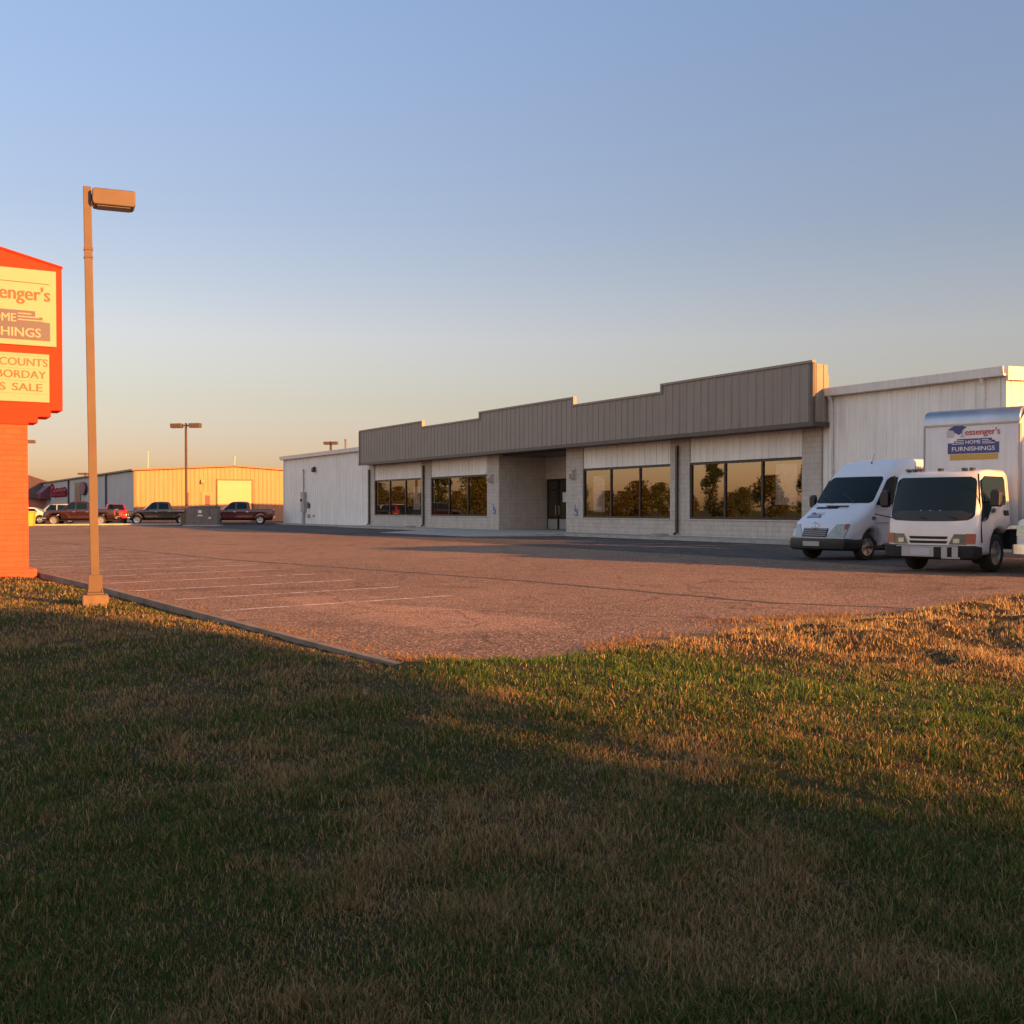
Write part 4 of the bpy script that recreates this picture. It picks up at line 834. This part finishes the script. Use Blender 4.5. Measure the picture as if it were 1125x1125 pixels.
def wheel(t, x, y, r, wd, s, spokes=5, rimk=.62, rim='alloy'):
    f = lambda a, c, d: (x+c, y+s*a, r+d); h = wd/2
    mb = MB(); mb.lathe([(r*rimk, h*.7), (r*rimk*1.05, h*.95), (r*.86, h), (r*.96, h*.82), (r, h*.5), (r, -h*.5), (r*.96, -h*.85), (r*.7, -h), (r*.3, -h*.9), (0, -h*.9)], f, 30)
    ty = mb.build('wheel', M['rubber'], t, smooth=35)
    mb = MB(); q = r*rimk; mb.lathe([(q*1.03, h*.9), (q*.93, h*.86), (q*.88, h*.45), (q*.45, h*.42), (q*.40, h*.66), (q*.16, h*.70), (q*.14, h*.8), (0, h*.8)], f, 30)
    for i in range(spokes):
        a0 = 2*pi*i/spokes; ca, sa = cos(a0), sin(a0); wv = q*.17
        g = lambda rr, tt, a: f(a, rr*ca-tt*sa, rr*sa+tt*ca)
        mb.add([g(q*.3, -wv, h*.6), g(q*.3, wv, h*.6), g(q*.93, wv*1.1, h*.78), g(q*.93, -wv*1.1, h*.78), g(q*.3, -wv, h*.4), g(q*.3, wv, h*.4), g(q*.93, wv*1.1, h*.4), g(q*.93, -wv*1.1, h*.4)],
               [(0, 1, 2, 3), (0, 4, 5, 1), (1, 5, 6, 2), (2, 6, 7, 3), (3, 7, 4, 0)])
    mb.build('rim', M[rim], ty, smooth=35)
def mirror(t, x, y, z, s, h=.24, w=.16, m='black', arm=.1):
    mb = MB(); mb.prism([(-w/2, -h/2), (w/2, -h/2), (w/2+.01, h*.3), (w*.3, h/2), (-w*.35, h/2), (-w/2-.01, h*.3)], lambda a, b: (x, y+s*(arm+w/2+a), z+b), lambda a, b: (x+.10, y+s*(arm+w/2+a*.8), z+b*.85))
    mb.tube((x+.03, y-s*.03, z-h*.25), (x+.03, y+s*(arm+.04), z-h*.2), .022, n=8); mb.build('mirror', M[m], t, bevel=.01)

# --- high-roofed delivery van
def make_van(loc, rz, lab):
    t = thing('delivery_van', lab, 'van', (*loc, 0), rz); W = .965; P = M['van_paint']; AX, AR, r = -.98, -4.55, .345
    prof = [(-.06, .50), (-.02, .58), (-.16, .93), (-.22, .97), (-.6, 1.175), (-1.0, 1.385), (-1.10, 1.43), (-1.845, 2.20), (-2.15, 2.44), (-2.45, 2.565), (-2.9, 2.615), (-4.5, 2.625), (-5.6, 2.60),
            (-5.76, 2.52), (-5.80, 2.3), (-5.84, .6), (-5.82, .42)]
    prof += [(AR-.44, .36)]+arch(AR, .41, .36)[1:-1]+[(AR+.44, .36), (AX-.46, .36)]+arch(AX, .43, .36)[1:-1]+[(AX+.45, .36), (-.3, .38)]
    def wf(x, z):
        k = 1-.05*max(0, (z-1.35))/1.2-.055*max(0, (z-1.35)/1.25)**2
        return k*(1-.10*max(0, min(1, (x+1.0)/1.0))**2)
    def dx(x, z, y): return -(.20*max(0, min(1, (x+2.3)/1.6)))*abs(y)**2.4*(1.15 if z < 1.3 else .75)
    mb = MB(); mb.add(*slab(prof, W, .13, wf, dx)); mb.build('body', P, t, smooth=38)
    mb = MB(); surf_patch(mb, (-1.115, 1.445), (-1.78, 2.133), -.885, .885, wf, dx, W, y0b=-.85, y1b=.85, ny=12, nz=24, rnd=.08); mb.build('windshield', M['dkglass'], t, smooth=50)
    for y in (.45, -.25): mb = MB(); mb.tube((-1.07, y, 1.445), (-1.29, y-.49, 1.68), .012, n=6); mb.build('wiper', M['black'], t)
    for s in (1, -1):
        mb = MB(); side_patch(mb, [(-1.27, 1.40), (-1.62, 1.385), (-2.42, 1.50), (-2.44, 2.10), (-1.95, 2.13), (-1.78, 2.04)], s, W, wf); mb.build('side_window', M['dkglass'], t)
        mb = MB()
        for x0, x1, z in ((-5.7, -1.2, .93), (-2.48, -5.6, 2.20)): side_patch(mb, [(x0, z), (x1, z), (x1, z+.03), (x0, z+.03)], s, W, wf, out=.006)
        for x in (-1.25, -2.48, -3.8): side_patch(mb, [(x, .5), (x-.012, .5), (x-.012, 2.1 if x < -2 else 1.38), (x, 2.1 if x < -2 else 1.38)], s, W, wf, out=.002)
        mb.build('body_line', M['grey_box'], t)
        mb = MB(); side_patch(mb, [(-2.2, 1.22), (-2.4, 1.22), (-2.4, 1.27), (-2.2, 1.27)], s, W, wf, out=.03); mb.build('door_handle', M['black'], t)
        mb = MB(); side_patch(mb, [(-1.10, 1.03), (-1.24, 1.03), (-1.24, 1.11), (-1.12, 1.11)], s, W, wf, out=.012); mb.build('side_repeater', M['lens_dark'], t)
        mirror(t, -1.42, s*W*.96, 1.50, s, .34, .19)
        for x in (AX, AR): wheel(t, x, s*(W-.15), r, .22, s)
        mb = MB(); zc = lambda tt, y: 0                                     # head lamp with its amber corner
        ya, yb = (.42, .90) if s > 0 else (-.42, -.90)
        surf_patch(mb, (-.024, .59), (-.152, .91), ya, yb, wf, dx, W, off=.014, ny=6, nz=4, y0b=ya+s*.20, y1b=yb+s*.035); h = mb.build('headlight', M['lens'], t, smooth=50)
        mb = MB(); surf_patch(mb, (-.10, .78), (-.154, .915), yb-s*.05, yb+s*.012, wf, dx, W, off=.020, ny=2, nz=2, y0b=yb-s*.06, y1b=yb+s*.03); mb.build('turn_lens', M['amber'], h)
        mb = MB(); side_patch(mb, [(-.95, .30), (-1.0, .30), (-5.0, .30), (-5.0, .36), (-1.0, .36)], s, W, wf, out=-.03, thick=.05); mb.build('sill', M['black'], t)
    mb = MB(); surf_patch(mb, (-.024, .59), (-.110, .805), -.42, .42, wf, dx, W, off=.012, ny=8, nz=4); g = mb.build('grille', M['under'], t)
    mb = MB()
    for i in range(4): z = .62+i*.05; surf_patch(mb, (-.02-(z-.58)*.4, z), (-.02-(z-.562)*.4, z+.018), -.40, .40, wf, dx, W, off=.022, nz=1)
    mb.build('grille_slat', M['grey_box'], g)
    mb = MB(); mb.lathe([(.075, -.008), (.09, 0), (.075, .010), (.068, .002)], lambda a, c, d: (-.075+a-.3*d, c, .875+d), n=20)                                              # the maker's round badge with a three-armed star
    for i in range(3): q = R(90+120*i); mb.tube((-.07, 0, .875), (-.07-.02*sin(q), .07*cos(q), .875+.07*sin(q)), .012, .005, n=6)
    mb.build('badge', M['chrome'], t, smooth=40)
    bp = [(-.06, .555), (.045, .54), (.06, .44), (.04, .30), (-.04, .25), (-.4, .25), (-.56, .34), (-.58, .56)]
    mb = MB(); mb.add(*slab(bp, W+.012, .07, lambda x, z: 1-.09*max(0, min(1, (x+1.0)/1.0))**2, lambda x, z, y: -.22*abs(y)**2.4)); mb.build('bumper', M['black'], t, smooth=40)
    mb = MB(); mb.box((.055, -.26, .36), (.068, .26, .48)); mb.build('licence_plate', M['grey_box'], t, bevel=.004)
    mb = MB(); mb.box((-5.6, -.8, .24), (-.5, .8, .5)); mb.build('chassis', M['under'], t)
    mb = MB(); mb.box((-.97, -.30, 1.385), (-.90, .36, 1.36)); surf_patch(mb, (-.84, 1.30), (-.92, 1.345), -.62, .10, wf, dx, W, off=.008, ny=6, nz=2); mb.build('cowl_vent', M['black'], t)
    hd = Vector((-.8, 0, .435)).normalized(); hn = Vector((.435, 0, .8)).normalized()
    def fh(a, b, c=0):
        zz = 1.10+b; y = a; x = -.475-(b)*1.86; q = Vector((-.48, 0, 1.103))+hd*b+hn*(.012+c); return (q.x+dx(q.x, q.z, y/W), y, q.z)
    mb = MB(); mark(mb, lambda a, b, c=0: fh(a-.34, b*1.12, c), .5, gold=False); mb.build('logo', [M[k] for k in MARK], t)
    mb = MB(); mb.tube((-2.3, .05, 2.50), (-2.42, .05, 2.75), .006, n=6); mb.tube((-2.3, .05, 2.49), (-2.3, .05, 2.54), .02, n=8); mb.build('antenna', M['black'], t)
    mb = MB(); fs_ = lambda a, b, c=0: (-2.62-a, W*wf(-3, 2.36+b)+.006+c, 2.36+b)
    add_text(mb, fs_, 'UBN.C', .62, -.06, .17, bold=.004); mb.build('roof_lettering', M['logo_blue'], t)
    return t

# --- cab-over box truck
def make_box_truck(loc, rz, lab, marked=True):
    t = thing('box_truck', lab, 'truck', (*loc, 0), rz); W = .985; AX, AR, r = -1.12, -4.5, .40; P = M['truck_paint']
    prof = [(-.06, .36), (.0, .42), (.0, .58), (-.01, .78), (-.035, 1.05), (-.30, 1.93), (-.36, 2.02), (-.50, 2.075), (-.9, 2.105), (-1.55, 2.10), (-1.66, 2.03), (-1.70, 1.9), (-1.72, .95), (-1.62, .90)]
    prof += arch(AX, .50, .40, up=.98)[3:]+[(AX+.5, .37), (-.35, .36)]
    def wf(x, z): return (1-.085*max(0, (z-1.15))/.9)*(1-.05*max(0, min(1, (x+.35)/.35))**2)
    def dx(x, z, y): return -.13*abs(y)**3*max(0, min(1, (x+.9)/.6))
    mb = MB(); mb.add(*slab(prof, W, .10, wf, dx, inner=8)); mb.build('cab', P, t, smooth=38)
    zc = lambda tt, y: .05*abs(y)**3*(1-tt)
    mb = MB(); surf_patch(mb, (-.045, 1.045), (-.295, 1.945), -.915, .915, wf, dx, W, ny=14, nz=24, zc=zc, y0b=-.90, y1b=.90, rnd=.11); ws = mb.build('windshield', M['dkglass'], t, smooth=50)
    mb = MB(); surf_patch(mb, (-.040, 1.045), (-.105, 1.26), -.80, .80, wf, dx, W, off=.010, ny=14, nz=4, zc=zc, y0b=-.905, y1b=.905); mb.build('dash_band', M['black'], ws, smooth=50)
    for y in (-.05, .62, -.72): mb = MB(); mb.tube((-.035, y, 1.10), (-.13, y-.52, 1.19), .012, n=6); mb.build('wiper', M['under'], t)
    for s in (1, -1):
        mb = MB(); side_patch(mb, [(-.33, 1.06), (-.42, 1.05), (-.55, 1.10), (-.78, 1.36), (-.92, 1.38), (-1.40, 1.38), (-1.46, 1.46), (-1.46, 1.90), (-1.40, 1.96), (-.52, 1.96), (-.40, 1.86)], s, W, wf, out=.006); mb.build('side_window', M['dkglass'], t)
        mb = MB()
        for x in (-.30, -1.55): side_patch(mb, [(x, .95 if x < -1 else .62), (x-.012, .95 if x < -1 else .62), (x-.012, 2.0), (x, 2.0)], s, W, wf, out=.002)
        mb.build('door_seam', M['under'], t)
        mb = MB(); side_patch(mb, [(-1.33, 1.16), (-1.52, 1.16), (-1.52, 1.27), (-1.33, 1.27)], s, W, wf, out=.02); mb.build('door_handle', M['black'], t, bevel=.008)
        mb = MB(); side_patch(mb, [(-.80, 1.22), (-.90, 1.22), (-.90, 1.31), (-.80, 1.31)], s, W, wf, out=.02); mb.build('side_repeater', M['lens_dark'], t, bevel=.008)
        mirror(t, -.50, s*W*.97, 1.52, s, .36, .21, arm=.12)
        wheel(t, AX, s*(W-.19), r, .24, s, spokes=4, rimk=.60, rim='alloy'); wheel(t, AR, s*(W-.12), r, .42, s, spokes=4, rimk=.60)
        ya, yb = s*.50, s*.965
        mb = MB(); surf_patch(mb, (.003, .585), (-.012, .79), s*.46, s*.80, wf, dx, W, off=.014, ny=5, nz=3, y0b=s*.56, y1b=s*.80); h = mb.build('headlight', M['lens_dark'], t, smooth=50)
        mb = MB(); surf_patch(mb, (.004, .61), (-.002, .70), s*.55, s*.68, wf, dx, W, off=.022, ny=2, nz=2); mb.build('lamp_bowl', M['lens'], h)
        mb = MB(); surf_patch(mb, (.003, .60), (-.012, .80), s*.80, s*.972, wf, dx, W, off=.018, ny=4, nz=3); mb.build('turn_lens', M['amber'], h, smooth=50)
    mb = MB()
    for z in (.60, .69): surf_patch(mb, (-.005, z), (-.007, z+.052), -.40, .40, wf, dx, W, off=.012, ny=8, nz=1, y0b=-.43, y1b=.43)
    mb.build('grille', M['under'], t)
    bp = [(-.2, .565), (.10, .56), (.12, .50), (.10, .32), (.04, .28), (-.2, .30)]
    mb = MB(); mb.add(*slab(bp, W-.005, .08, lambda x, z: 1., lambda x, z, y: -.16*abs(y)**4)); b = mb.build('bumper', M['under'], t, smooth=40)
    mb = MB()
    for y0, y1 in ((-.50, .18), (.34, .46), (.56, .68)): mb.box((.10, y0, .33), (.135, y1, .53))
    mb.box((.10, .34, .30), (.13, .72, .335)); mb.box((.10, -.62, .53), (.128, .68, .552)); mb.build('bumper_trim', M['grey_box'], b, bevel=.008)
    mb = MB(); mb.box((.136, -.30, .36), (.142, .10, .50)); mb.build('licence_plate', M['logo_silver'], t)
    mb = MB()
    for y in (-.7, -.56, -.42, 0., .5, .66): mb.box((-.62, y-.045, 2.08), (-.50, y+.045, 2.135))
    mb.build('roof_marker', M['lens_dark'], t, bevel=.012)
    mb = MB(); mb.box((-6.2, -.42, .50), (-.4, .42, .82)); mb.box((-1.9, -.9, .42), (-3.5, -.5, .85)); mb.box((-1.9, .5, .45), (-2.9, .88, .85)); mb.box((-1.72, -.8, .5), (-1.4, .8, 1.0)); mb.build('chassis', M['under'], t)
    # box body
    B0, B1, BW, z0, z1 = -1.92, -6.35, 1.04, .95, 3.46
    bx = [(B0, z0), (B0, z1-.20), (B0-.06, z1-.07), (B0-.2, z1-.02), (B1, z1-.02), (B1, z0)]
    mb = MB(); mb.add(*slab(bx, BW, .05, lambda x, z: 1., lambda x, z, y: 0., inner=2)); bd = mb.build('cargo_box', M['box_skin'], t, smooth=38)
    cp = [(B0+.012, z1-.33), (B0+.012, z1-.20), (B0-.05, z1-.055), (B0-.2, z1), (B0-.42, z1+.006), (B0-.42, z1-.03), (B0-.2, z1-.05), (B0-.02, z1-.33)]
    mb = MB(); mb.add(*slab(cp, BW+.012, .03, lambda x, z: 1., lambda x, z, y: 0., inner=2)); mb.build('nose_cap', M['cap'], bd, smooth=50)
    mb = MB(); mb.box((B0-.01, -BW-.004, z1-.36), (B0+.018, BW+.004, z1-.325))
    for s in (1, -1):
        mb.box((B1+.02, s*(BW-.02), z0-.02), (B0-.03, s*(BW+.016), z0+.10)); mb.box((B1+.02, s*(BW-.02), z1-.16), (B0-.42, s*(BW+.014), z1-.01)); mb.box((B0-.10, s*(BW-.015), z0+.1), (B0+.01, s*(BW+.012), z1-.37))
    mb.build('box_rail', M['grey_box'], bd)
    if marked:
        mb = MB(); mark(mb, lambda a, b, c=0: (B0+.003+c, a+.06, 2.70+b*1.12), 1.16); mb.build('logo', [M[k] for k in MARK], bd)
    return t

# --- pickups and cars
def make_pickup(loc, rz, lab, paint, group=None, name='pickup_truck'):
    t = thing(name, lab, 'pickup truck', (*loc, 0), rz, group); W = .98; AX, AR, r = -.95, -4.55, .39
    prof = [(-.04, .50), (.0, .66), (-.02, .95), (-.10, 1.08), (-.5, 1.16), (-1.38, 1.21), (-1.50, 1.24), (-2.12, 1.80), (-2.35, 1.88), (-2.9, 1.91), (-3.5, 1.88), (-3.62, 1.80), (-3.74, 1.30), (-3.80, 1.26), (-5.58, 1.28), (-5.64, 1.22), (-5.66, .62), (-5.6, .52)]
    prof += arch(AR, .47, .45)[0:]+arch(AX, .47, .45)+[(-.3, .45)]
    def wf(x, z): return (1-.24*max(0, (z-1.22))/.68)*(1-.06*max(0, min(1, (x+.8)/.8))**2)
    def dx(x, z, y): return -.16*abs(y)**3*max(0, min(1, (x+2.6)/1.6))
    mb = MB(); mb.add(*slab(prof, W, .09, wf, dx)); mb.build('body', M[paint], t, smooth=38)
    mb = MB(); surf_patch(mb, (-1.54, 1.265), (-2.12, 1.79), -.86, .86, wf, dx, W, y0b=-.84, y1b=.84); mb.build('windshield', M['dkglass'], t, smooth=50)
    mb = MB(); surf_patch(mb, (-3.735, 1.33), (-3.63, 1.78), -.8, .8, wf, dx, W, off=-.012); mb.build('rear_window', M['dkglass'], t)
    for s in (1, -1):
        for pl in ([(-1.78, 1.27), (-2.58, 1.27), (-2.58, 1.80), (-2.22, 1.78)], [(-2.68, 1.27), (-3.52, 1.28), (-3.46, 1.76), (-2.68, 1.80)]):
            mb = MB(); side_patch(mb, pl, s, W, wf); mb.build('side_window', M['dkglass'], t)
        mb = MB()
        for x in (-1.55, -2.63, -3.6): side_patch(mb, [(x, .58), (x-.014, .58), (x-.014, 1.22), (x, 1.22)], s, W, wf, out=.002)
        mb.build('door_seam', M['under'], t)
        mb = MB()
        for x in (-2.42, -3.42): side_patch(mb, [(x, 1.03), (x-.2, 1.03), (x-.2, 1.08), (x, 1.08)], s, W, wf, out=.025)
        mb.build('door_handle', M['chrome'], t)
        mirror(t, -1.85, s*W*.97, 1.32, s, .22, .2)
        for x in (AX, AR): wheel(t, x, s*(W-.14), r, .26, s, spokes=6, rimk=.66)
        mb = MB(); surf_patch(mb, (-.01, .78), (-.035, .98), s*.60, s*.95, wf, dx, W, off=.014, ny=4, nz=3); mb.build('headlight', M['lens'], t, smooth=50)
        mb = MB(); mb.box((-5.67, s*.82, .78), (-5.60, s*.985, 1.18)); mb.build('tail_light', M['amber'], t, bevel=.01)
    mb = MB(); surf_patch(mb, (-.004, .70), (-.025, .98), -.55, .55, wf, dx, W, off=.012); g = mb.build('grille', M['under'], t)
    mb = MB()
    for z in (.70, .83, .965): surf_patch(mb, (.002, z), (.0, z+.03), -.57, .57, wf, dx, W, off=.022, nz=1)
    mb.build('grille_bar', M['chrome'], g)
    mb = MB(); mb.add(*slab([(-.25, .62), (.08, .62), (.09, .44), (-.25, .42)], W-.01, .07, lambda x, z: 1., lambda x, z, y: -.18*abs(y)**3)); mb.build('front_bumper', M['chrome'], t, smooth=40)
    mb = MB(); mb.box((-5.80, -.93, .48), (-5.62, .93, .66)); mb.build('rear_bumper', M['chrome'], t, bevel=.02)
    mb = MB(); mb.box((-5.5, -.7, .34), (-.4, .7, .52)); mb.build('chassis', M['under'], t)
    return t
def make_car(loc, rz, lab, paint, suv=False, cat='car', name='parked_car'):
    t = thing(name, lab, cat, (*loc, 0), rz); W = .90; k = 1.15 if suv else 1.; AX, AR, r = -.88, -3.55, .33*k
    if suv: prof = [(-.02, .45), (.0, .7), (-.06, .93), (-.2, 1.0), (-1.15, 1.10), (-1.75, 1.62), (-2.0, 1.70), (-3.2, 1.74), (-4.1, 1.68), (-4.45, 1.15), (-4.52, .9), (-4.5, .5)]
    else: prof = [(-.02, .38), (.0, .56), (-.06, .70), (-.2, .77), (-1.15, .93), (-1.85, 1.36), (-2.1, 1.43), (-2.9, 1.43), (-3.2, 1.36), (-3.8, 1.02), (-4.4, .98), (-4.52, .9), (-4.55, .5), (-4.5, .4)]
    zb = .36*k; prof += arch(AR, .40*k, zb)+arch(AX, .40*k, zb); bz = 1.08 if suv else .95; rz1 = prof[7][1]
    def wf(x, z): return (1-.26*max(0, (z-bz))/.6)*(1-.06*max(0, min(1, (x+.8)/.8))**2)
    def dx(x, z, y): return -.2*abs(y)**3*max(0, min(1, (x+2.6)/1.6))
    mb = MB(); mb.add(*slab(prof, W, .1, wf, dx)); mb.build('body', M[paint], t, smooth=38)
    a, b = prof[4], prof[5]; mb = MB(); surf_patch(mb, (a[0]-.06, a[1]+.045), (b[0]-.02, b[1]+.01), -.78, .78, wf, dx, W); mb.build('windshield', M['dkglass'], t, smooth=50)
    c, d = (prof[8], prof[9]); mb = MB(); surf_patch(mb, (d[0]+.03, d[1]+.06), (c[0]-.02, c[1]-.03), -.72, .72, wf, dx, W, off=-.012 if not suv else .012); mb.build('rear_window', M['dkglass'], t)
    for s in (1, -1):
        mb = MB(); side_patch(mb, [(a[0]-.35, bz+.04), (-2.45, bz+.04), (-2.45, rz1-.09), (b[0]-.18, rz1-.10)], s, W, wf); side_patch(mb, [(-2.53, bz+.04), (c[0]-.2, bz+.04), (c[0]+.05, rz1-.12), (-2.53, rz1-.09)], s, W, wf); mb.build('side_window', M['dkglass'], t)
        for x in (AX, AR): wheel(t, x, s*(W-.12), r, .21, s, spokes=6, rimk=.66)
        mb = MB(); z = prof[2][1]; surf_patch(mb, (-.03, z-.20), (-.08, z-.02), s*.5, s*.84, wf, dx, W, off=.014, ny=4, nz=2); mb.build('headlight', M['lens'], t)
        mb = MB(); z = .95 if suv else .74; mb.box((-4.56, s*.58, z-.1), (-4.44, s*.86, z+.14)); mb.build('tail_light', M['amber'], t, bevel=.02)
        mirror(t, a[0]-.4, s*W*.96, bz+.06, s, .13, .15, m=paint, arm=.05)
    mb = MB(); mb.box((-4.3, -.7, .2), (-.3, .7, .42)); mb.build('chassis', M['under'], t)
    return t

TF = R(-149.7)                                    # facing straight out from the store front
make_van((7.62, 28.0), TF+R(5), 'white high roofed delivery van with a small blue hood logo')
make_box_truck((8.47, 22.5), TF+R(13), 'white cab-over box truck with a red and blue shop logo above its cab')
make_pickup((10.10, 20.36), TF+R(8), 'white pickup truck cut by the right edge of the picture, its headlight showing', 'truck_paint')
p = site(15, -2); make_box_truck((p[0], p[1]), TF+R(2), 'unseen tall white truck, added to shade the strip along the store front', False).scale = (1.2, 1.2, 1.2)  # added out of view to block low sun along the store front
make_box_truck((13.9, 17.6), TF+R(5), 'tall white truck out of the picture that keeps the sun off the logo truck', False).scale = (1.2, 1.2, 1.2)
make_pickup((-37.5, 88.6), R(188), 'dark maroon pickup parked left of the near lamp post', 'maroon')
make_pickup((-32.6, 93.0), R(200), 'charcoal pickup parked in front of the sunlit cream gable', 'charcoal')
make_pickup((-25.6, 92.0), R(190), 'maroon pickup with its tail by the white store wall', 'maroon_shaded')
make_car((-34.3, 95.4), R(111), 'bright red sport utility car behind the left maroon pickup', 'red_paint', True, 'suv', 'parked_suv')
make_car((-42.8, 97.5), R(200), 'pale silver car parked behind the left maroon pickup', 'pale_paint', True)
make_car((-44.3, 95), R(195), 'low cream car catching the sun beside the red sign', 'cream_paint')

# yellow bin beside the sign
t = thing('yellow_bin', 'small yellow bin low beside the red sign', 'bin', (-36.6, 83.5, 0), R(10))
mb = MB(); mb.prism([(-.42, .0), (.42, .0), (.5, 1.0), (-.5, 1.0)], lambda a, z: (a, -.4, z), lambda a, z: (a, .4, z)); mb.build('tub', M['yellow_paint'], t, bevel=.02)
mb = MB(); mb.prism([(-.54, 1.0), (.54, 1.0), (.45, 1.12), (-.45, 1.12)], lambda a, z: (a, -.45, z), lambda a, z: (a, .45, z)); mb.build('lid', M['yellow_paint'], t, bevel=.02)

# ------------------------------------------------------------------ trees: off to the left (mirrored in the windows) and behind the camera (shade on the lawn)
def tree_meshes(seed, h, rad, zb, nl, leaf, cols, conic=0.):
    r = np.random.default_rng(seed); cl = []
    for i in range(26):
        z = zb+(h-zb)*r.random()**.85; f = (z-zb)/(h-zb); env = (sin(pi*min(1, f*.92+.10))**.6)*(1-conic*f); a = r.uniform(0, 2*pi); q = rad*env*r.uniform(.25, .8); cl.append((q*cos(a), q*sin(a), z, rad*r.uniform(.28, .5)*(1-.4*conic*f)))
    K = np.array(cl); k = r.integers(0, len(K), nl); d = r.normal(0, 1, (nl, 3)); d /= np.linalg.norm(d, axis=1)[:, None]
    p = K[k, :3]+d*(K[k, 3]*r.random(nl)**.4)[:, None]; p[:, 2] = np.clip(p[:, 2], zb*.7, h*1.03)
    n = r.normal(0, 1, (nl, 3)); n /= np.linalg.norm(n, axis=1)[:, None]; a = np.cross(n, r.normal(0, 1, (nl, 3))); a /= np.linalg.norm(a, axis=1)[:, None]; b = np.cross(n, a)
    s = leaf*(.6+.8*r.random(nl))[:, None]; v = np.stack([p-a*s*.5, p+b*s*.32, p+a*s*.6, p-b*s*.32], 1)
    me = bpy.data.meshes.new('crown'); me.from_pydata(v.reshape(-1, 3).tolist(), [], np.arange(nl*4).reshape(-1, 4).tolist())
    c0, c1 = np.array(cols[0]), np.array(cols[1]); tt = (.6*r.random(len(K))[k]+.4*r.random(nl))[:, None]; cc = np.ones((nl, 4), np.float32); cc[:, :3] = c0*(1-tt)+c1*tt
    at = me.attributes.new('tint', 'FLOAT_COLOR', 'FACE'); at.data.foreach_set('color', cc.reshape(-1)); me.materials.append(M['leaf'])
    mb = MB(); mb.tube((0, 0, -.3), (.1, 0, h*.35), h*.028, h*.02, n=10); mb.tube((.1, 0, h*.35), (0, .1, h*.9), h*.02, h*.005, n=8)
    for i in range(7): x, y, z, q = K[i*3]; mb.tube((.08, 0, min(z*.6, h*.6)), (x, y, z), h*.009, h*.003, n=6)
    tm = mb.build('trunk', M['bark'], smooth=50); tme = tm.data; bpy.data.objects.remove(tm); return me, tme
def tree(loc, ms, lab, group, rz=0., sc=1., name='leafy_tree'):
    t = thing(name, lab, 'tree', (*loc, -.1), rz, group); t.scale = (sc, sc, sc)
    for nm, me in (('crown', ms[0]), ('trunk', ms[1])): o = bpy.data.objects.new(nm, me); C.objects.link(o); o.parent = t
    return t
G1, G2 = (.035, .055, .012), (.10, .11, .03)
T = [tree_meshes(1, 8.5, 3.4, 1.6, 2600, .42, (G1, G2)), tree_meshes(2, 6.5, 3.6, 1.0, 2400, .42, ((.05, .06, .014), (.15, .12, .03))), tree_meshes(3, 10.5, 3.2, 1.2, 2600, .42, ((.025, .045, .014), (.07, .09, .03)), .5)]
rt_ = random.Random(21)
LT = [(-74-14*(i % 2)+rt_.uniform(-4, 4), 0+i*2.7, rt_.choice([0, 1, 1, 0, 2, 1]), rt_.uniform(.45, .85)*(1.1 if i % 2 else .85)) for i in range(54)]
for x, y, k, s in LT: tree((x, y), T[k], 'leafy tree left of the lot, mirrored in the store windows', 'trees mirrored in the store windows', rt_.uniform(0, 6), s)
SH = tree_meshes(13, 7.7, 1.8, 6.9, 2200, .5, (G1, G2))
S = [tree_meshes(11, 8.4, 2.9, .35, 5200, .55, (G1, G2)), tree_meshes(12, 8.0, 2.8, .3, 5200, .55, (G1, G2))]
sh = np.array([cos(SUN_AZ), sin(SUN_AZ)]); sm = np.array([-sh[1], sh[0]])
p = sh*27+sm*5.0; tree(p, SH, 'unseen tall tree with a small high crown, added to shade the lawn', 'trees shading the lawn', .5, 1., 'shade_tree')  # added tree, crown raised so its shadow reaches the lawn by the lamp post
SB2 = tree_meshes(14, 2.9, 1.9, .1, 2600, .3, (G1, G2)); p = sh*14.5+sm*4.2; tree(p, SB2, 'low unseen bush added behind the camera to shade the near lawn', 'trees shading the lawn', .9, 1., 'shade_bush')  # added bush, kept low so its shadow ends on the near lawn
for i, (al, m_) in enumerate(((27, 2.9), (27.8, -.6), (27, -4.6), (33, 1.2), (33.5, -2.6), (28, -8.4))):
    p = sh*al+sm*m_; tree(p, S[i % 2], 'bushy tree behind the camera that shades the lawn', 'trees shading the lawn', i*1.3, (1.12, 1.2, 1.15, 1.3, 1.25, 1.1)[i], 'shade_tree')
